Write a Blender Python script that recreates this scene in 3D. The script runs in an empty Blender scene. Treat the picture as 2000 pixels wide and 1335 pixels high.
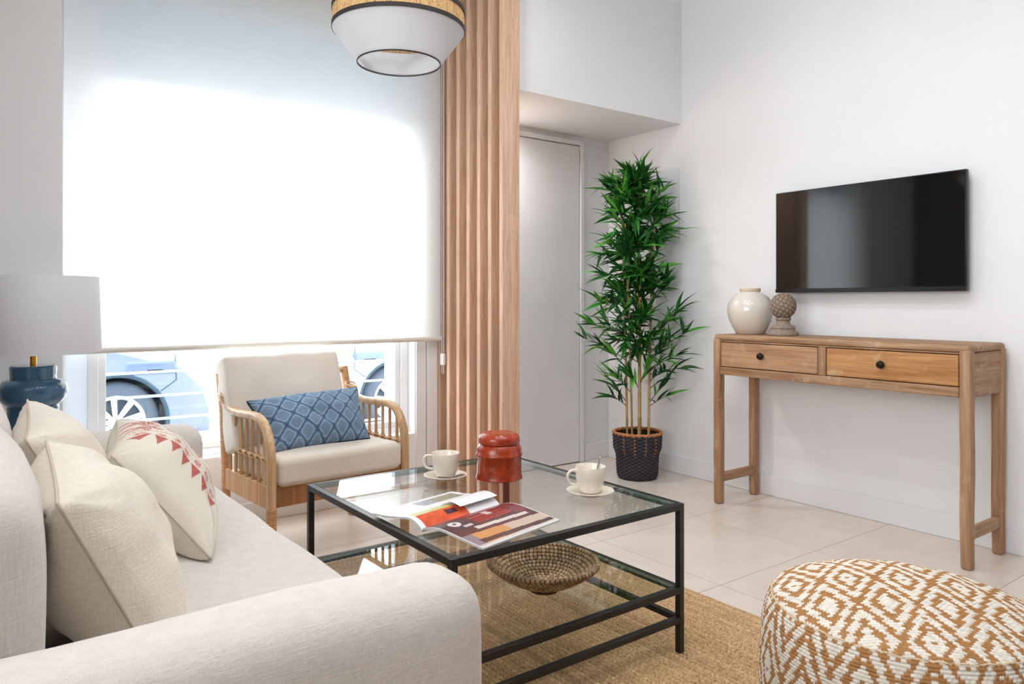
import bpy, math, random
import numpy as np
from mathutils import Vector, Matrix, noise

S = bpy.context.scene
COL = S.collection
PI = math.pi

# ------------------------------------------------------------------ camera
# room axes: +Y runs along the right wall towards the window, +X along the window wall; eye 1.0 m up
cam_d = bpy.data.cameras.new('camera'); cam = bpy.data.objects.new('camera', cam_d); COL.objects.link(cam)
cam.location = (0, 0, 1.0)
cam.rotation_euler = (PI / 2, 0, -math.radians(36.66))
cam_d.sensor_width = 36.0; cam_d.lens = 1451 / 2000 * 36
cam_d.shift_y = -80.5 / 2000
cam_d.clip_start = 0.02; cam_d.clip_end = 200
S.camera = cam

# ------------------------------------------------------------------ light: overcast daylight through the windows
W = bpy.data.worlds.new('world'); S.world = W; W.use_nodes = True
wb = W.node_tree.nodes['Background']
wb.inputs['Color'].default_value = (0.90, 0.955, 1.0, 1)
wb.inputs['Strength'].default_value = 8.5

def portal(name, loc, rot, sx, sy):
    d = bpy.data.lights.new(name, 'AREA'); d.shape = 'RECTANGLE'; d.size = sx; d.size_y = sy
    d.cycles.is_portal = True
    o = bpy.data.objects.new(name, d); COL.objects.link(o); o.location = loc; o.rotation_euler = rot
    return o
portal('window_portal', (1.16, 3.62, 1.15), (-PI / 2, 0, 0), 1.5, 1.75)
portal('side_window_portal', (-3.63, -0.15, 1.5), (PI / 2, 0, -PI / 2), 3.3, 2.2)

S.view_settings.view_transform = 'Standard'; S.view_settings.look = 'None'
S.view_settings.exposure = 0.10; S.view_settings.gamma = 1.0; S.view_settings.use_curve_mapping = False
FILL_W = 3.4       # watts of each added ceiling fill light, built with the ceiling below
S.cycles.use_denoising = True
S.cycles.max_bounces = 8; S.cycles.diffuse_bounces = 4; S.cycles.glossy_bounces = 4; S.cycles.adaptive_threshold = 0.03; S.cycles.transparent_max_bounces = 16
S.cycles.caustics_reflective = False; S.cycles.caustics_refractive = False

# ------------------------------------------------------------------ materials
def lin(c):
    return tuple(((x / 12.92) if x <= 0.04045 else ((x + 0.055) / 1.055) ** 2.4) for x in c)
def rgb(r, g, b):
    return lin((r / 255, g / 255, b / 255))

class NT:
    def __init__(self, name):
        self.m = bpy.data.materials.new(name); self.m.use_nodes = True
        self.t = self.m.node_tree; self.b = self.t.nodes['Principled BSDF']
        self.out = self.t.nodes['Material Output']
    def n(self, kind, **kw):
        x = self.t.nodes.new(kind)
        for k, v in kw.items(): setattr(x, k, v)
        return x
    def l(self, a, b): self.t.links.new(a, b)
    def coords(self, scale=(1, 1, 1), kind='Object'):
        tc = self.n('ShaderNodeTexCoord'); mp = self.n('ShaderNodeMapping')
        mp.inputs['Scale'].default_value = scale
        self.l(tc.outputs[kind], mp.inputs['Vector']); return mp.outputs['Vector']
    def noise(self, vec, scale, detail=3, rough=0.6):
        x = self.n('ShaderNodeTexNoise'); x.inputs['Scale'].default_value = scale
        x.inputs['Detail'].default_value = detail; x.inputs['Roughness'].default_value = rough
        if vec: self.l(vec, x.inputs['Vector'])
        return x.outputs['Fac']
    def ramp(self, fac, stops):
        r = self.n('ShaderNodeValToRGB'); e = r.color_ramp.elements
        while len(e) < len(stops): e.new(0.5)
        for el, (p, c) in zip(e, stops): el.position = p; el.color = (*c, 1)
        self.l(fac, r.inputs['Fac']); return r.outputs['Color']
    def bump(self, h, strength, dist=0.01):
        b = self.n('ShaderNodeBump'); b.inputs['Strength'].default_value = strength
        b.inputs['Distance'].default_value = dist
        self.l(h, b.inputs['Height']); self.l(b.outputs['Normal'], self.b.inputs['Normal'])

def plain(name, c, rough=0.5, metal=0.0, var=0.0, vscale=8, bump=0, bscale=60, coat=0, spec=None):
    k = NT(name); k.b.inputs['Roughness'].default_value = rough; k.b.inputs['Metallic'].default_value = metal
    k.b.inputs['Coat Weight'].default_value = coat
    if spec is not None: k.b.inputs['Specular IOR Level'].default_value = spec
    v = k.coords()
    if var > 0:
        f = k.noise(v, vscale, 4)
        k.l(k.ramp(f, [(0.3, tuple(x * (1 - var) for x in c)), (0.7, tuple(min(1, x * (1 + var)) for x in c))]), k.b.inputs['Base Color'])
    else:
        k.b.inputs['Base Color'].default_value = (*c, 1)
    if bump: k.bump(k.noise(v, bscale, 3), bump, 0.002)
    return k.m

def fabric(name, c, scale=420, var=0.10, bump=0.25, slub=True, sheen=0.15):
    k = NT(name); v = k.coords()
    k.b.inputs['Roughness'].default_value = 0.9; k.b.inputs['Specular IOR Level'].default_value = 0.15
    k.b.inputs['Sheen Weight'].default_value = sheen
    f1 = k.noise(k.coords((1, 1, 0.12)), scale, 2); f2 = k.noise(k.coords((0.12, 0.12, 1)), scale, 2)
    mx = k.n('ShaderNodeMath', operation='ADD'); k.l(f1, mx.inputs[0]); k.l(f2, mx.inputs[1])
    hf = k.n('ShaderNodeMath', operation='MULTIPLY'); k.l(mx.outputs[0], hf.inputs[0]); hf.inputs[1].default_value = 0.5
    k.l(k.ramp(hf.outputs[0], [(0.32, tuple(x * (1 - var) for x in c)), (0.66, tuple(min(1, x * (1 + var)) for x in c))]), k.b.inputs['Base Color'])
    # soft creases as fine relief
    cr = k.noise(v, 9, 3, 0.55)
    ad = k.n('ShaderNodeMath', operation='MULTIPLY_ADD'); k.l(cr, ad.inputs[0]); ad.inputs[1].default_value = 3.0; k.l(hf.outputs[0], ad.inputs[2])
    k.bump(ad.outputs[0], bump, 0.006)
    return k.m

def wood(name, axis, base, dark, light, rough=0.55, scale=1.0, wear=None):
    k = NT(name); k.b.inputs['Roughness'].default_value = rough
    s = [26 * scale] * 3; s[axis] = 1.6 * scale
    v = k.coords(tuple(s))
    f = k.noise(v, 1.6, 6, 0.62)
    c = k.ramp(f, [(0.28, dark), (0.48, base), (0.72, light)])
    s2 = [120 * scale] * 3; s2[axis] = 5 * scale
    f2 = k.noise(k.coords(tuple(s2)), 1.5, 3)
    mx = k.n('ShaderNodeMix', data_type='RGBA', blend_type='MULTIPLY'); mx.inputs['Factor'].default_value = 0.55
    k.l(c, mx.inputs['A']); k.l(k.ramp(f2, [(0.35, (0.62, 0.58, 0.54)), (0.55, (1, 1, 1))]), mx.inputs['B'])
    outc = mx.outputs['Result']
    if wear:
        fw = k.noise(k.coords((9, 9, 9)), 1.0, 5, 0.7)
        mw = k.n('ShaderNodeMix', data_type='RGBA'); k.l(k.ramp(fw, [(0.56, (0, 0, 0)), (0.70, (0.6, 0.6, 0.6))]), mw.inputs['Factor'])
        k.l(outc, mw.inputs['A']); mw.inputs['B'].default_value = (*wear, 1); outc = mw.outputs['Result']
    k.l(outc, k.b.inputs['Base Color'])
    k.bump(f2, 0.25, 0.002)
    return k.m

def colattr(name, rough=0.8, spec=0.3, bump=0, bscale=300, sheen=0, coat=0):
    k = NT(name); a = k.n('ShaderNodeAttribute'); a.attribute_name = 'Col'
    k.b.inputs['Roughness'].default_value = rough; k.b.inputs['Specular IOR Level'].default_value = spec
    k.b.inputs['Sheen Weight'].default_value = sheen; k.b.inputs['Coat Weight'].default_value = coat
    k.l(a.outputs['Color'], k.b.inputs['Base Color'])
    if bump: k.bump(k.noise(k.coords(), bscale, 3), bump, 0.003)
    return k.m

def glass_sheet(name, tint=(1, 1, 1), f0=0.045):
    """thin pane: clear transmission plus angle dependent mirror reflection"""
    k = NT(name); t = k.t
    tr = k.n('ShaderNodeBsdfTransparent'); tr.inputs['Color'].default_value = (*tint, 1)
    gl = k.n('ShaderNodeBsdfGlossy'); gl.inputs['Roughness'].default_value = 0.0
    lw = k.n('ShaderNodeLayerWeight'); lw.inputs['Blend'].default_value = 0.5
    pw = k.n('ShaderNodeMath', operation='POWER'); k.l(lw.outputs['Facing'], pw.inputs[0]); pw.inputs[1].default_value = 5
    ma = k.n('ShaderNodeMath', operation='MULTIPLY_ADD'); k.l(pw.outputs[0], ma.inputs[0]); ma.inputs[1].default_value = 1 - f0; ma.inputs[2].default_value = f0
    mx = k.n('ShaderNodeMixShader'); k.l(ma.outputs[0], mx.inputs[0]); k.l(tr.outputs[0], mx.inputs[1]); k.l(gl.outputs[0], mx.inputs[2])
    k.l(mx.outputs[0], k.out.inputs['Surface']); t.nodes.remove(k.b)
    return k.m

def translucent(name, c, f=0.5, weave=0, transp=0.0):
    k = NT(name)
    d = k.n('ShaderNodeBsdfDiffuse'); tl = k.n('ShaderNodeBsdfTranslucent')
    for s in (d, tl): s.inputs['Color'].default_value = (*c, 1)
    if weave:
        v = k.coords((1, 1, 0.15)); v2 = k.coords((0.15, 0.15, 1))
        a = k.noise(v, weave, 2); b = k.noise(v2, weave, 2)
        m = k.n('ShaderNodeMath', operation='ADD'); k.l(a, m.inputs[0]); k.l(b, m.inputs[1])
        h = k.n('ShaderNodeMath', operation='MULTIPLY'); k.l(m.outputs[0], h.inputs[0]); h.inputs[1].default_value = 0.5
        cc = k.ramp(h.outputs[0], [(0.35, tuple(x * 0.965 for x in c)), (0.6, c)])
        k.l(cc, d.inputs['Color']); k.l(cc, tl.inputs['Color'])
    mx = k.n('ShaderNodeMixShader'); mx.inputs[0].default_value = f
    k.l(d.outputs[0], mx.inputs[1]); k.l(tl.outputs[0], mx.inputs[2])
    o = mx.outputs[0]
    if transp:
        tr = k.n('ShaderNodeBsdfTransparent'); m2 = k.n('ShaderNodeMixShader'); m2.inputs[0].default_value = transp
        k.l(o, m2.inputs[1]); k.l(tr.outputs[0], m2.inputs[2]); o = m2.outputs[0]
    k.l(o, k.out.inputs['Surface']); k.t.nodes.remove(k.b)
    return k.m

M = {}
M['wall'] = plain('white_wall_paint', rgb(239, 239, 240), 0.75, var=0.012, vscale=2, bump=0.05, bscale=180, spec=0.3)
M['trim'] = plain('white_trim_paint', rgb(238, 238, 239), 0.45, var=0.008, bump=0.02)
M['door'] = plain('white_door_lacquer', rgb(238, 238, 241), 0.4, var=0.008)
M['rear'] = plain('taupe_wall_paint', rgb(118, 108, 100), 0.8, var=0.02)  # dark tone invented for unseen walls, cuts bounced light and reflections
M['ceil'] = plain('ceiling_paint', rgb(246, 246, 246), 0.85)
M['frame'] = plain('white_window_frame', rgb(243, 244, 246), 0.35)
M['grout'] = plain('floor_grout', rgb(188, 174, 161), 0.9, var=0.05)
def tile_mat():
    k = NT('beige_floor_tile'); k.b.inputs['Roughness'].default_value = 0.27
    oi = k.n('ShaderNodeObjectInfo')
    v = k.coords((1, 1, 1)); ad = k.n('ShaderNodeVectorMath', operation='ADD'); k.l(v, ad.inputs[0])
    sc = k.n('ShaderNodeVectorMath', operation='SCALE'); cb = k.n('ShaderNodeCombineXYZ')
    k.l(oi.outputs['Random'], cb.inputs[0]); k.l(oi.outputs['Random'], cb.inputs[1]); k.l(cb.outputs[0], sc.inputs[0]); sc.inputs['Scale'].default_value = 40
    k.l(sc.outputs[0], ad.inputs[1])
    f = k.noise(ad.outputs[0], 4.5, 6, 0.65)
    k.l(k.ramp(f, [(0.3, rgb(214, 200, 188)), (0.7, rgb(226, 213, 202))]), k.b.inputs['Base Color'])
    k.bump(k.noise(v, 120, 3), 0.04, 0.002)
    return k.m
M['tile'] = tile_mat()
slatC = (rgb(216, 178, 150), rgb(198, 158, 128), rgb(228, 194, 168))
M['slat'] = wood('oak_slat_vertical', 2, *slatC, rough=0.5)
cons = (rgb(168, 128, 94), rgb(128, 90, 60), rgb(194, 160, 128))
M['cw_x'] = wood('console_wood_across', 0, *cons, rough=0.6, wear=rgb(206, 186, 164))
M['cw_y'] = wood('console_wood_along', 1, *cons, rough=0.6, wear=rgb(206, 186, 164))
M['cw_z'] = wood('console_wood_upright', 2, *cons, rough=0.6, wear=rgb(196, 172, 146))
M['cw_drawer_a'] = wood('drawer_wood_greyed', 1, rgb(182, 140, 104), rgb(156, 114, 80), rgb(198, 160, 124), rough=0.6, wear=rgb(190, 168, 146))
M['cw_drawer_b'] = wood('drawer_wood_amber', 1, rgb(184, 130, 78), rgb(152, 98, 52), rgb(204, 156, 102), rough=0.5, wear=rgb(205, 175, 140))
M['rattan'] = wood('rattan_pole', 2, rgb(212, 172, 128), rgb(184, 138, 94), rgb(230, 198, 160), rough=0.4, scale=0.7)
M['rattan_pale'] = plain('rattan_binding', rgb(222, 186, 148), 0.5, var=0.15, vscale=40)
M['black'] = plain('black_powder_coat', rgb(24, 25, 26), 0.38, var=0.05)
M['knob'] = plain('black_iron_knob', rgb(30, 26, 24), 0.45, metal=0.6)
M['screen'] = plain('tv_screen', rgb(8, 8, 10), 0.06, spec=0.9)
M['bezel'] = plain('tv_bezel', rgb(16, 16, 19), 0.3)
M['sofa'] = fabric('sofa_linen', rgb(217, 208, 200), 360, 0.07, 0.28)
M['pillow'] = fabric('pillow_linen', rgb(228, 217, 203), 420, 0.07, 0.35)
M['piping'] = fabric('pillow_seam_linen', rgb(198, 186, 172), 400, 0.08, 0.2)
M['chair_cushion'] = fabric('chair_cushion_cotton', rgb(230, 218, 205), 500, 0.04, 0.3)
M['navy'] = fabric('navy_piping', rgb(38, 50, 68), 500, 0.1, 0.2)
M['blue_ceramic'] = plain('blue_glazed_ceramic', rgb(62, 104, 136), 0.12, var=0.08, vscale=6, coat=0.4)
M['brass'] = plain('brass', rgb(212, 160, 46), 0.25, metal=1.0)
M['shade'] = translucent('white_lamp_fabric', rgb(240, 239, 241), 0.28, 700)
M['shade_p'] = translucent('pendant_white_fabric', rgb(238, 238, 240), 0.45, 800)
M['band_black'] = plain('black_ribbon_trim', rgb(40, 34, 32), 0.7)
M['blind'] = translucent('roller_blind_fabric', rgb(247, 246, 243), 0.52, 500, 0.03)
M['blind_bar'] = plain('blind_bottom_bar', rgb(226, 220, 212), 0.5)
M['ceramic'] = plain('cream_ceramic', rgb(241, 230, 215), 0.22, var=0.02, coat=0.3)
M['vase'] = plain('ivory_vase_glaze', rgb(226, 217, 206), 0.16, var=0.03, vscale=10, coat=0.5)
M['vase_rim'] = plain('raw_clay_rim', rgb(214, 194, 172), 0.6, var=0.1)
M['jar'] = None
M['stone'] = plain('weathered_stone', rgb(150, 134, 120), 0.95, var=0.22, vscale=60, bump=0.9, bscale=160)
M['steel'] = plain('stainless_steel', rgb(170, 165, 160), 0.22, metal=1.0)
M['glass'] = glass_sheet('table_glass', (0.982, 0.994, 0.989), 0.05)
M['wglass'] = glass_sheet('window_glass', (0.97, 0.985, 0.985), 0.03)
def edge_glass():
    k = NT('green_glass_edge'); k.b.inputs['Base Color'].default_value = (*rgb(88, 140, 128), 1)
    k.b.inputs['Roughness'].default_value = 0.15; k.b.inputs['Transmission Weight'].default_value = 0.35
    return k.m
M['gedge'] = edge_glass()
def jar_mat():
    k = NT('terracotta_glaze'); v = k.coords(); f = k.noise(v, 22, 6, 0.7)
    k.l(k.ramp(f, [(0.3, rgb(122, 34, 12)), (0.5, rgb(164, 54, 20)), (0.72, rgb(188, 80, 40))]), k.b.inputs['Base Color'])
    k.b.inputs['Roughness'].default_value = 0.22; k.b.inputs['Coat Weight'].default_value = 0.1
    k.bump(k.noise(v, 70, 3), 0.12, 0.002); return k.m
M['jar'] = jar_mat()
M['attr_knit'] = colattr('knitted_cotton', 0.95, 0.1, 0.5, 500)
M['attr_print'] = colattr('printed_paper', 0.22, 0.5)
M['attr_linen'] = colattr('embroidered_linen', 0.92, 0.15, 0.35, 420, 0.1)
M['attr_jac'] = colattr('blue_jacquard', 0.85, 0.2, 0.35, 600, 0.1)
M['attr_coil'] = colattr('seagrass_coil', 0.6, 0.3, 0.4, 500)
M['attr_weave'] = colattr('woven_basket', 0.7, 0.3, 0.3, 300)
M['attr_raffia'] = colattr('raffia_band', 0.8, 0.2, 0.3, 700)
M['attr_wrap'] = colattr('rattan_wrap', 0.5, 0.35, 0.2, 500)
M['attr_pine'] = colattr('carved_stone', 0.95, 0.1, 0.9, 200)
M['paper'] = plain('paper_edge', rgb(232, 230, 228), 0.6)
M['soil'] = plain('dark_soil', rgb(48, 34, 26), 0.95, var=0.4, vscale=60, bump=1, bscale=90)
M['cane'] = wood('bamboo_cane', 2, rgb(188, 152, 92), rgb(158, 116, 62), rgb(206, 176, 118), rough=0.4, scale=0.6)
M['twig'] = plain('dark_twig', rgb(70, 70, 44), 0.7, var=0.2)
def leafm(name, a, b):
    k = NT(name); k.b.inputs['Roughness'].default_value = 0.42
    f = k.noise(k.coords(kind='Generated'), 2.5, 2)
    k.l(k.ramp(f, [(0.35, a), (0.65, b)]), k.b.inputs['Base Color'])
    k.b.inputs['Specular IOR Level'].default_value = 0.35
    return k.m
M['leaf_a'] = leafm('leaf_deep_green', rgb(20, 66, 26), rgb(32, 92, 36))
M['leaf_b'] = leafm('leaf_mid_green', rgb(36, 100, 36), rgb(54, 128, 44))
M['leaf_c'] = leafm('leaf_fresh_green', rgb(70, 150, 48), rgb(104, 176, 66))
M['rug'] = None
def rug_mat():
    k = NT('jute_braid'); a = k.n('ShaderNodeAttribute'); a.attribute_name = 'Col'
    v = k.coords(); f = k.noise(v, 130, 3, 0.7); g = k.noise(v, 5, 3)
    c = k.ramp(f, [(0.32, rgb(166, 124, 80)), (0.52, rgb(214, 174, 126)), (0.7, rgb(236, 206, 162))])
    c2 = k.ramp(g, [(0.3, (0.86, 0.84, 0.82)), (0.7, (1.0, 1.0, 1.0))])
    m = k.n('ShaderNodeMix', data_type='RGBA', blend_type='MULTIPLY'); m.inputs['Factor'].default_value = 1
    k.l(c, m.inputs['A']); k.l(c2, m.inputs['B'])
    m2 = k.n('ShaderNodeMix', data_type='RGBA', blend_type='MULTIPLY'); m2.inputs['Factor'].default_value = 1
    k.l(m.outputs['Result'], m2.inputs['A']); k.l(a.outputs['Color'], m2.inputs['B'])
    k.l(m2.outputs['Result'], k.b.inputs['Base Color']); k.b.inputs['Roughness'].default_value = 0.95
    k.bump(f, 0.9, 0.006); return k.m
M['rug'] = rug_mat()
M['street'] = plain('street_concrete', rgb(200, 200, 204), 0.9, var=0.06, vscale=3)
M['asphalt'] = plain('street_asphalt', rgb(176, 178, 184), 0.9, var=0.06, vscale=3)
M['car_blue'] = plain('blue_grey_car_paint', rgb(100, 110, 128), 0.3, coat=0.4)
M['car_white'] = plain('white_car_paint', rgb(214, 220, 228), 0.3, coat=0.4)
M['tyre'] = plain('tyre_rubber', rgb(66, 76, 88), 0.85)
M['arch'] = plain('wheel_arch_lining', rgb(44, 66, 78), 0.9)
M['alloy'] = plain('alloy_wheel', rgb(226, 230, 234), 0.35)
M['carglass'] = plain('tinted_car_window', rgb(58, 70, 84), 0.08)
M['lens'] = plain('lamp_lens', rgb(84, 98, 124), 0.15)
M['rail'] = plain('white_steel_rail', rgb(204, 212, 222), 0.4)
M['plastic'] = plain('white_plastic', rgb(230, 230, 232), 0.4)
M['shade_band'] = translucent('shade_band_blue', rgb(196, 214, 224), 0.30)  # blue tint and low transmission stand in for shade on the upper window
M['frosted'] = translucent('added_frosted_panel', rgb(236, 240, 244), 0.32)
M['led'] = None
M['bulb'] = plain('opal_bulb', rgb(240, 238, 232), 0.3)
M['sidetable'] = plain('pale_side_table', rgb(214, 206, 196), 0.5)

# ------------------------------------------------------------------ mesh helpers
class MB:
    def __init__(self): self.v = []; self.f = []; self.c = None; self.n = 0
    def add(self, verts, faces, cols=None):
        verts = np.asarray(verts, float).reshape(-1, 3)
        off = self.n
        self.v.append(verts); self.n += len(verts)
        self.f.extend([tuple(i + off for i in f) for f in faces])
        if cols is not None:
            if self.c is None: self.c = []
            self.c.append(np.asarray(cols, float).reshape(-1, 3))
        return self
    def box(self, x0, x1, y0, y1, z0, z1):
        v = [(x0, y0, z0), (x1, y0, z0), (x1, y1, z0), (x0, y1, z0), (x0, y0, z1), (x1, y0, z1), (x1, y1, z1), (x0, y1, z1)]
        f = [(0, 3, 2, 1), (4, 5, 6, 7), (0, 1, 5, 4), (1, 2, 6, 5), (2, 3, 7, 6), (3, 0, 4, 7)]
        return self.add(v, f)
    def grid(self, P, cols=None, wrap_u=False, wrap_v=False, flip=False):
        """P: (nu, nv, 3)"""
        nu, nv = P.shape[:2]
        f = []
        for i in range(nu if wrap_u else nu - 1):
            i2 = (i + 1) % nu
            for j in range(nv if wrap_v else nv - 1):
                j2 = (j + 1) % nv
                q = (i * nv + j, i2 * nv + j, i2 * nv + j2, i * nv + j2)
                f.append(q[::-1] if flip else q)
        return self.add(P.reshape(-1, 3), f, None if cols is None else cols.reshape(-1, 3))
    def lathe(self, prof, c=(0, 0, 0), n=48, cap=True):
        """prof: list of (r, z) going upward on the outside"""
        p = np.array(prof, float); a = np.linspace(0, 2 * PI, n, endpoint=False)
        P = np.stack([np.cos(a)[:, None] * p[None, :, 0] + c[0], np.sin(a)[:, None] * p[None, :, 0] + c[1],
                      np.repeat(p[None, :, 1] + c[2], n, 0)], -1)
        return self.grid(P, wrap_u=True)
    def tube(self, pts, r, n=10, closed=False, cap=True, flat=None):
        pts = [Vector(p) for p in pts]; m = len(pts)
        rs = list(r) if hasattr(r, '__len__') else [r] * m
        T = []
        for i in range(m):
            if closed: t = pts[(i + 1) % m] - pts[i - 1]
            else: t = pts[min(i + 1, m - 1)] - pts[max(i - 1, 0)]
            T.append(t.normalized())
        up = Vector((0, 0, 1)) if abs(T[0].z) < 0.9 else Vector((0, 1, 0))
        nrm = (up - T[0] * up.dot(T[0])).normalized()
        P = np.zeros((m, n, 3))
        for i in range(m):
            nrm = (nrm - T[i] * nrm.dot(T[i])).normalized(); b = T[i].cross(nrm)
            for j in range(n):
                a = 2 * PI * j / n
                q = pts[i] + nrm * (math.cos(a) * rs[i]) + b * (math.sin(a) * rs[i])
                P[i, j] = q
        off = self.n
        self.grid(P, wrap_u=closed, wrap_v=True, flip=True)
        if cap and not closed:
            self.f.append(tuple(off + j for j in range(n)))
            self.f.append(tuple(off + (m - 1) * n + j for j in reversed(range(n))))
        return self
    def sphere(self, c, r, n=16, m=10, s=(1, 1, 1)):
        th = np.linspace(0.001, PI - 0.001, m); a = np.linspace(0, 2 * PI, n, endpoint=False)
        P = np.stack([np.cos(a)[:, None] * np.sin(th)[None] * r * s[0] + c[0], np.sin(a)[:, None] * np.sin(th)[None] * r * s[1] + c[1],
                      np.repeat(-np.cos(th)[None], n, 0) * r * s[2] + c[2]], -1)
        return self.grid(P, wrap_u=True)
    def rbox(self, lo, hi, r, n=10, fn=None):
        """box with rounded edges; fn(points, unit) may displace"""
        lo = np.array(lo, float); hi = np.array(hi, float); c = (lo + hi) / 2; h = (hi - lo) / 2
        r = min(r, *(h * 0.999))
        s = np.concatenate([np.linspace(0, 1, 5)[:-1] * 0 - 1, []]) if False else None
        key = {}; V = []; F = []
        def ticks(hh):
            e = r / hh
            a = np.concatenate([-1 + e * (1 - np.cos(np.linspace(0, PI / 2, 5))), np.linspace(-1 + e, 1 - e, n)[1:-1], 1 - e * (1 - np.cos(np.linspace(PI / 2, 0, 5)))])
            return a
        t = [ticks(x) for x in h]
        def vid(p):
            k = tuple(np.round(p, 6))
            if k not in key: key[k] = len(V); V.append(k)
            return key[k]
        for ax in range(3):
            u, w = [(1, 2), (2, 0), (0, 1)][ax]
            for sgn in (-1, 1):
                for i in range(len(t[u]) - 1):
                    for j in range(len(t[w]) - 1):
                        q = []
                        for (a, b) in ((i, j), (i + 1, j), (i + 1, j + 1), (i, j + 1)):
                            p = np.zeros(3); p[ax] = sgn; p[u] = t[u][a]; p[w] = t[w][b]; q.append(vid(p))
                        F.append(tuple(q) if sgn > 0 else tuple(q[::-1]))
        U = np.array(V); p = U * h; inner = np.clip(p, -(h - r), h - r); d = p - inner
        L = np.linalg.norm(d, axis=1, keepdims=True); L[L == 0] = 1
        P = inner + d / L * r
        if fn is not None: P = fn(P, P / h)
        return self.add(P + c, F)
    def xf(self, mat):
        """apply 4x4 to everything"""
        m = np.array(mat)
        self.v = [v @ m[:3, :3].T + m[:3, 3] for v in self.v]; return self

def link(o): COL.objects.link(o); return o
def tag(o, label=None, cat=None, group=None, kind=None):
    if label: o['label'] = label
    if cat: o['category'] = cat
    if group: o['group'] = group
    if kind: o['kind'] = kind
    return o
def thing(name, loc, label=None, cat=None, group=None, kind=None):
    o = link(bpy.data.objects.new(name, None)); o.location = loc; o.empty_display_size = 0.05
    return tag(o, label, cat, group, kind)
WLOC = {}
def build(name, mb, mat, parent=None, smooth=True, bevel=0, bseg=2, sub=0, auto=40, origin=None):
    """one mesh object; vertices come in world coordinates"""
    V = np.concatenate(mb.v)
    if parent is not None:
        po = Vector((0, 0, 0)); q = parent
        while q is not None: po += q.location; q = q.parent
        org = np.array(po)
    elif origin is not None: org = np.array(origin, float)
    else:
        org = np.array([(V[:, 0].min() + V[:, 0].max()) / 2, (V[:, 1].min() + V[:, 1].max()) / 2, V[:, 2].min()])
    me = bpy.data.meshes.new(name)
    me.from_pydata((V - org).tolist(), [], mb.f); me.update()
    mats = mat if isinstance(mat, (list, tuple)) else [mat]
    for m in mats: me.materials.append(m)
    if mb.c is not None:
        C = np.concatenate(mb.c); at = me.color_attributes.new('Col', 'FLOAT_COLOR', 'POINT')
        at.data.foreach_set('color', np.concatenate([C, np.ones((len(C), 1))], 1).astype(np.float32).ravel())
    if smooth:
        me.polygons.foreach_set('use_smooth', [True] * len(me.polygons))
        if auto: me.set_sharp_from_angle(angle=math.radians(auto))
    o = link(bpy.data.objects.new(name, me))
    if parent is not None: o.parent = parent
    else: o.location = org
    if bevel:
        b = o.modifiers.new('bevel', 'BEVEL'); b.width = bevel; b.segments = bseg; b.limit_method = 'ANGLE'; b.angle_limit = math.radians(40)
    if sub:
        s = o.modifiers.new('sub', 'SUBSURF'); s.levels = sub; s.render_levels = sub
    return o
def bx(name, x0, x1, y0, y1, z0, z1, mat, parent=None, bevel=0.0, kind=None):
    o = build(name, MB().box(x0, x1, y0, y1, z0, z1), mat, parent, smooth=bool(bevel), bevel=bevel)
    if kind: o['kind'] = kind
    return o
def bez(pts, n=10):
    """Catmull-Rom through points"""
    P = [Vector(p) for p in pts]; P = [P[0] * 2 - P[1]] + P + [P[-1] * 2 - P[-2]]
    out = []
    for i in range(1, len(P) - 2):
        for k in range(n):
            t = k / n
            a, b, c, d = P[i - 1], P[i], P[i + 1], P[i + 2]
            out.append(0.5 * ((2 * b) + (c - a) * t + (2 * a - 5 * b + 4 * c - d) * t * t + (3 * b - a - 3 * c + d) * t ** 3))
    out.append(P[-2]); return out
def nz(x, y, z=0.0): return noise.noise(Vector((x, y, z)))

# ================================================================== THE ROOM
XR = 3.35; YW = 3.40; YA = 3.46; YU = 2.86; ZC = 2.85; XL = -3.5; YB = -2.2
# floor: grout bed with single tiles
fl = bx('floor', XL - 0.1, XR + 0.1, YB - 0.1, 3.62, -0.14, -0.004, M['grout'], kind='structure')
TS = 0.60; gap = 0.0022
tm = bpy.data.meshes.new('tile')
tb = MB().box(0, TS - gap, 0, TS - gap, 0, 0.0035)
tm.from_pydata(np.concatenate(tb.v).tolist(), [], tb.f); tm.materials.append(M['tile'])
x0 = 3.35 - 7 * TS; y0 = 3.46 - 10 * TS
for i in range(-5, 7):
    for j in range(0, 10):
        o = link(bpy.data.objects.new('tile', tm)); o.parent = fl
        o.location = Vector((x0 + i * TS, y0 + j * TS, -0.0035)) - fl.location
ce = bx('ceiling', XL - 0.1, XR + 0.1, YB - 0.1, 3.62, ZC, ZC + 0.1, M['ceil'], kind='structure')
bx('wall_right', XR, XR + 0.12, YB - 0.1, 3.62, -0.004, ZC, M['wall'], kind='structure')
# unseen walls around the camera; the left one holds an added window
def holed(name, axis, a0, a1, b0, b1, hole, t0, t1):
    """wall slab from a0..a1 (along) and b0..b1 (z) with a rectangular hole"""
    h0, h1, g0, g1 = hole; m = MB()
    for (p, q, r, s) in ((a0, h0, b0, b1), (h1, a1, b0, b1), (h0, h1, b0, g0), (h0, h1, g1, b1)):
        if q - p < 1e-4 or s - r < 1e-4: continue
        if axis == 'x': m.box(p, q, t0, t1, r, s)
        else: m.box(t0, t1, p, q, r, s)
    o = build(name, m, M['wall'], smooth=False); o['kind'] = 'structure'; return o
bx('wall_rear', XL, XR, YB - 0.12, YB, -0.004, ZC, M['rear'], kind='structure')
bx('added_shade_wall', -0.92, -0.82, YB, 0.80, -0.004, 1.08, M['wall'], kind='structure')  # added low wall, unseen; keeps side light off the near sofa arm
holed('wall_left', 'y', YB, 1.75, -0.004, ZC, (-1.8, 1.5, 0.4, 2.6), XL - 0.12, XL)
bx('wall_sofa', -0.62, -0.5, 1.75, 3.40, -0.004, ZC, M['rear'], kind='structure')  # unseen; placed to block side window light from pier and blind
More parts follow.
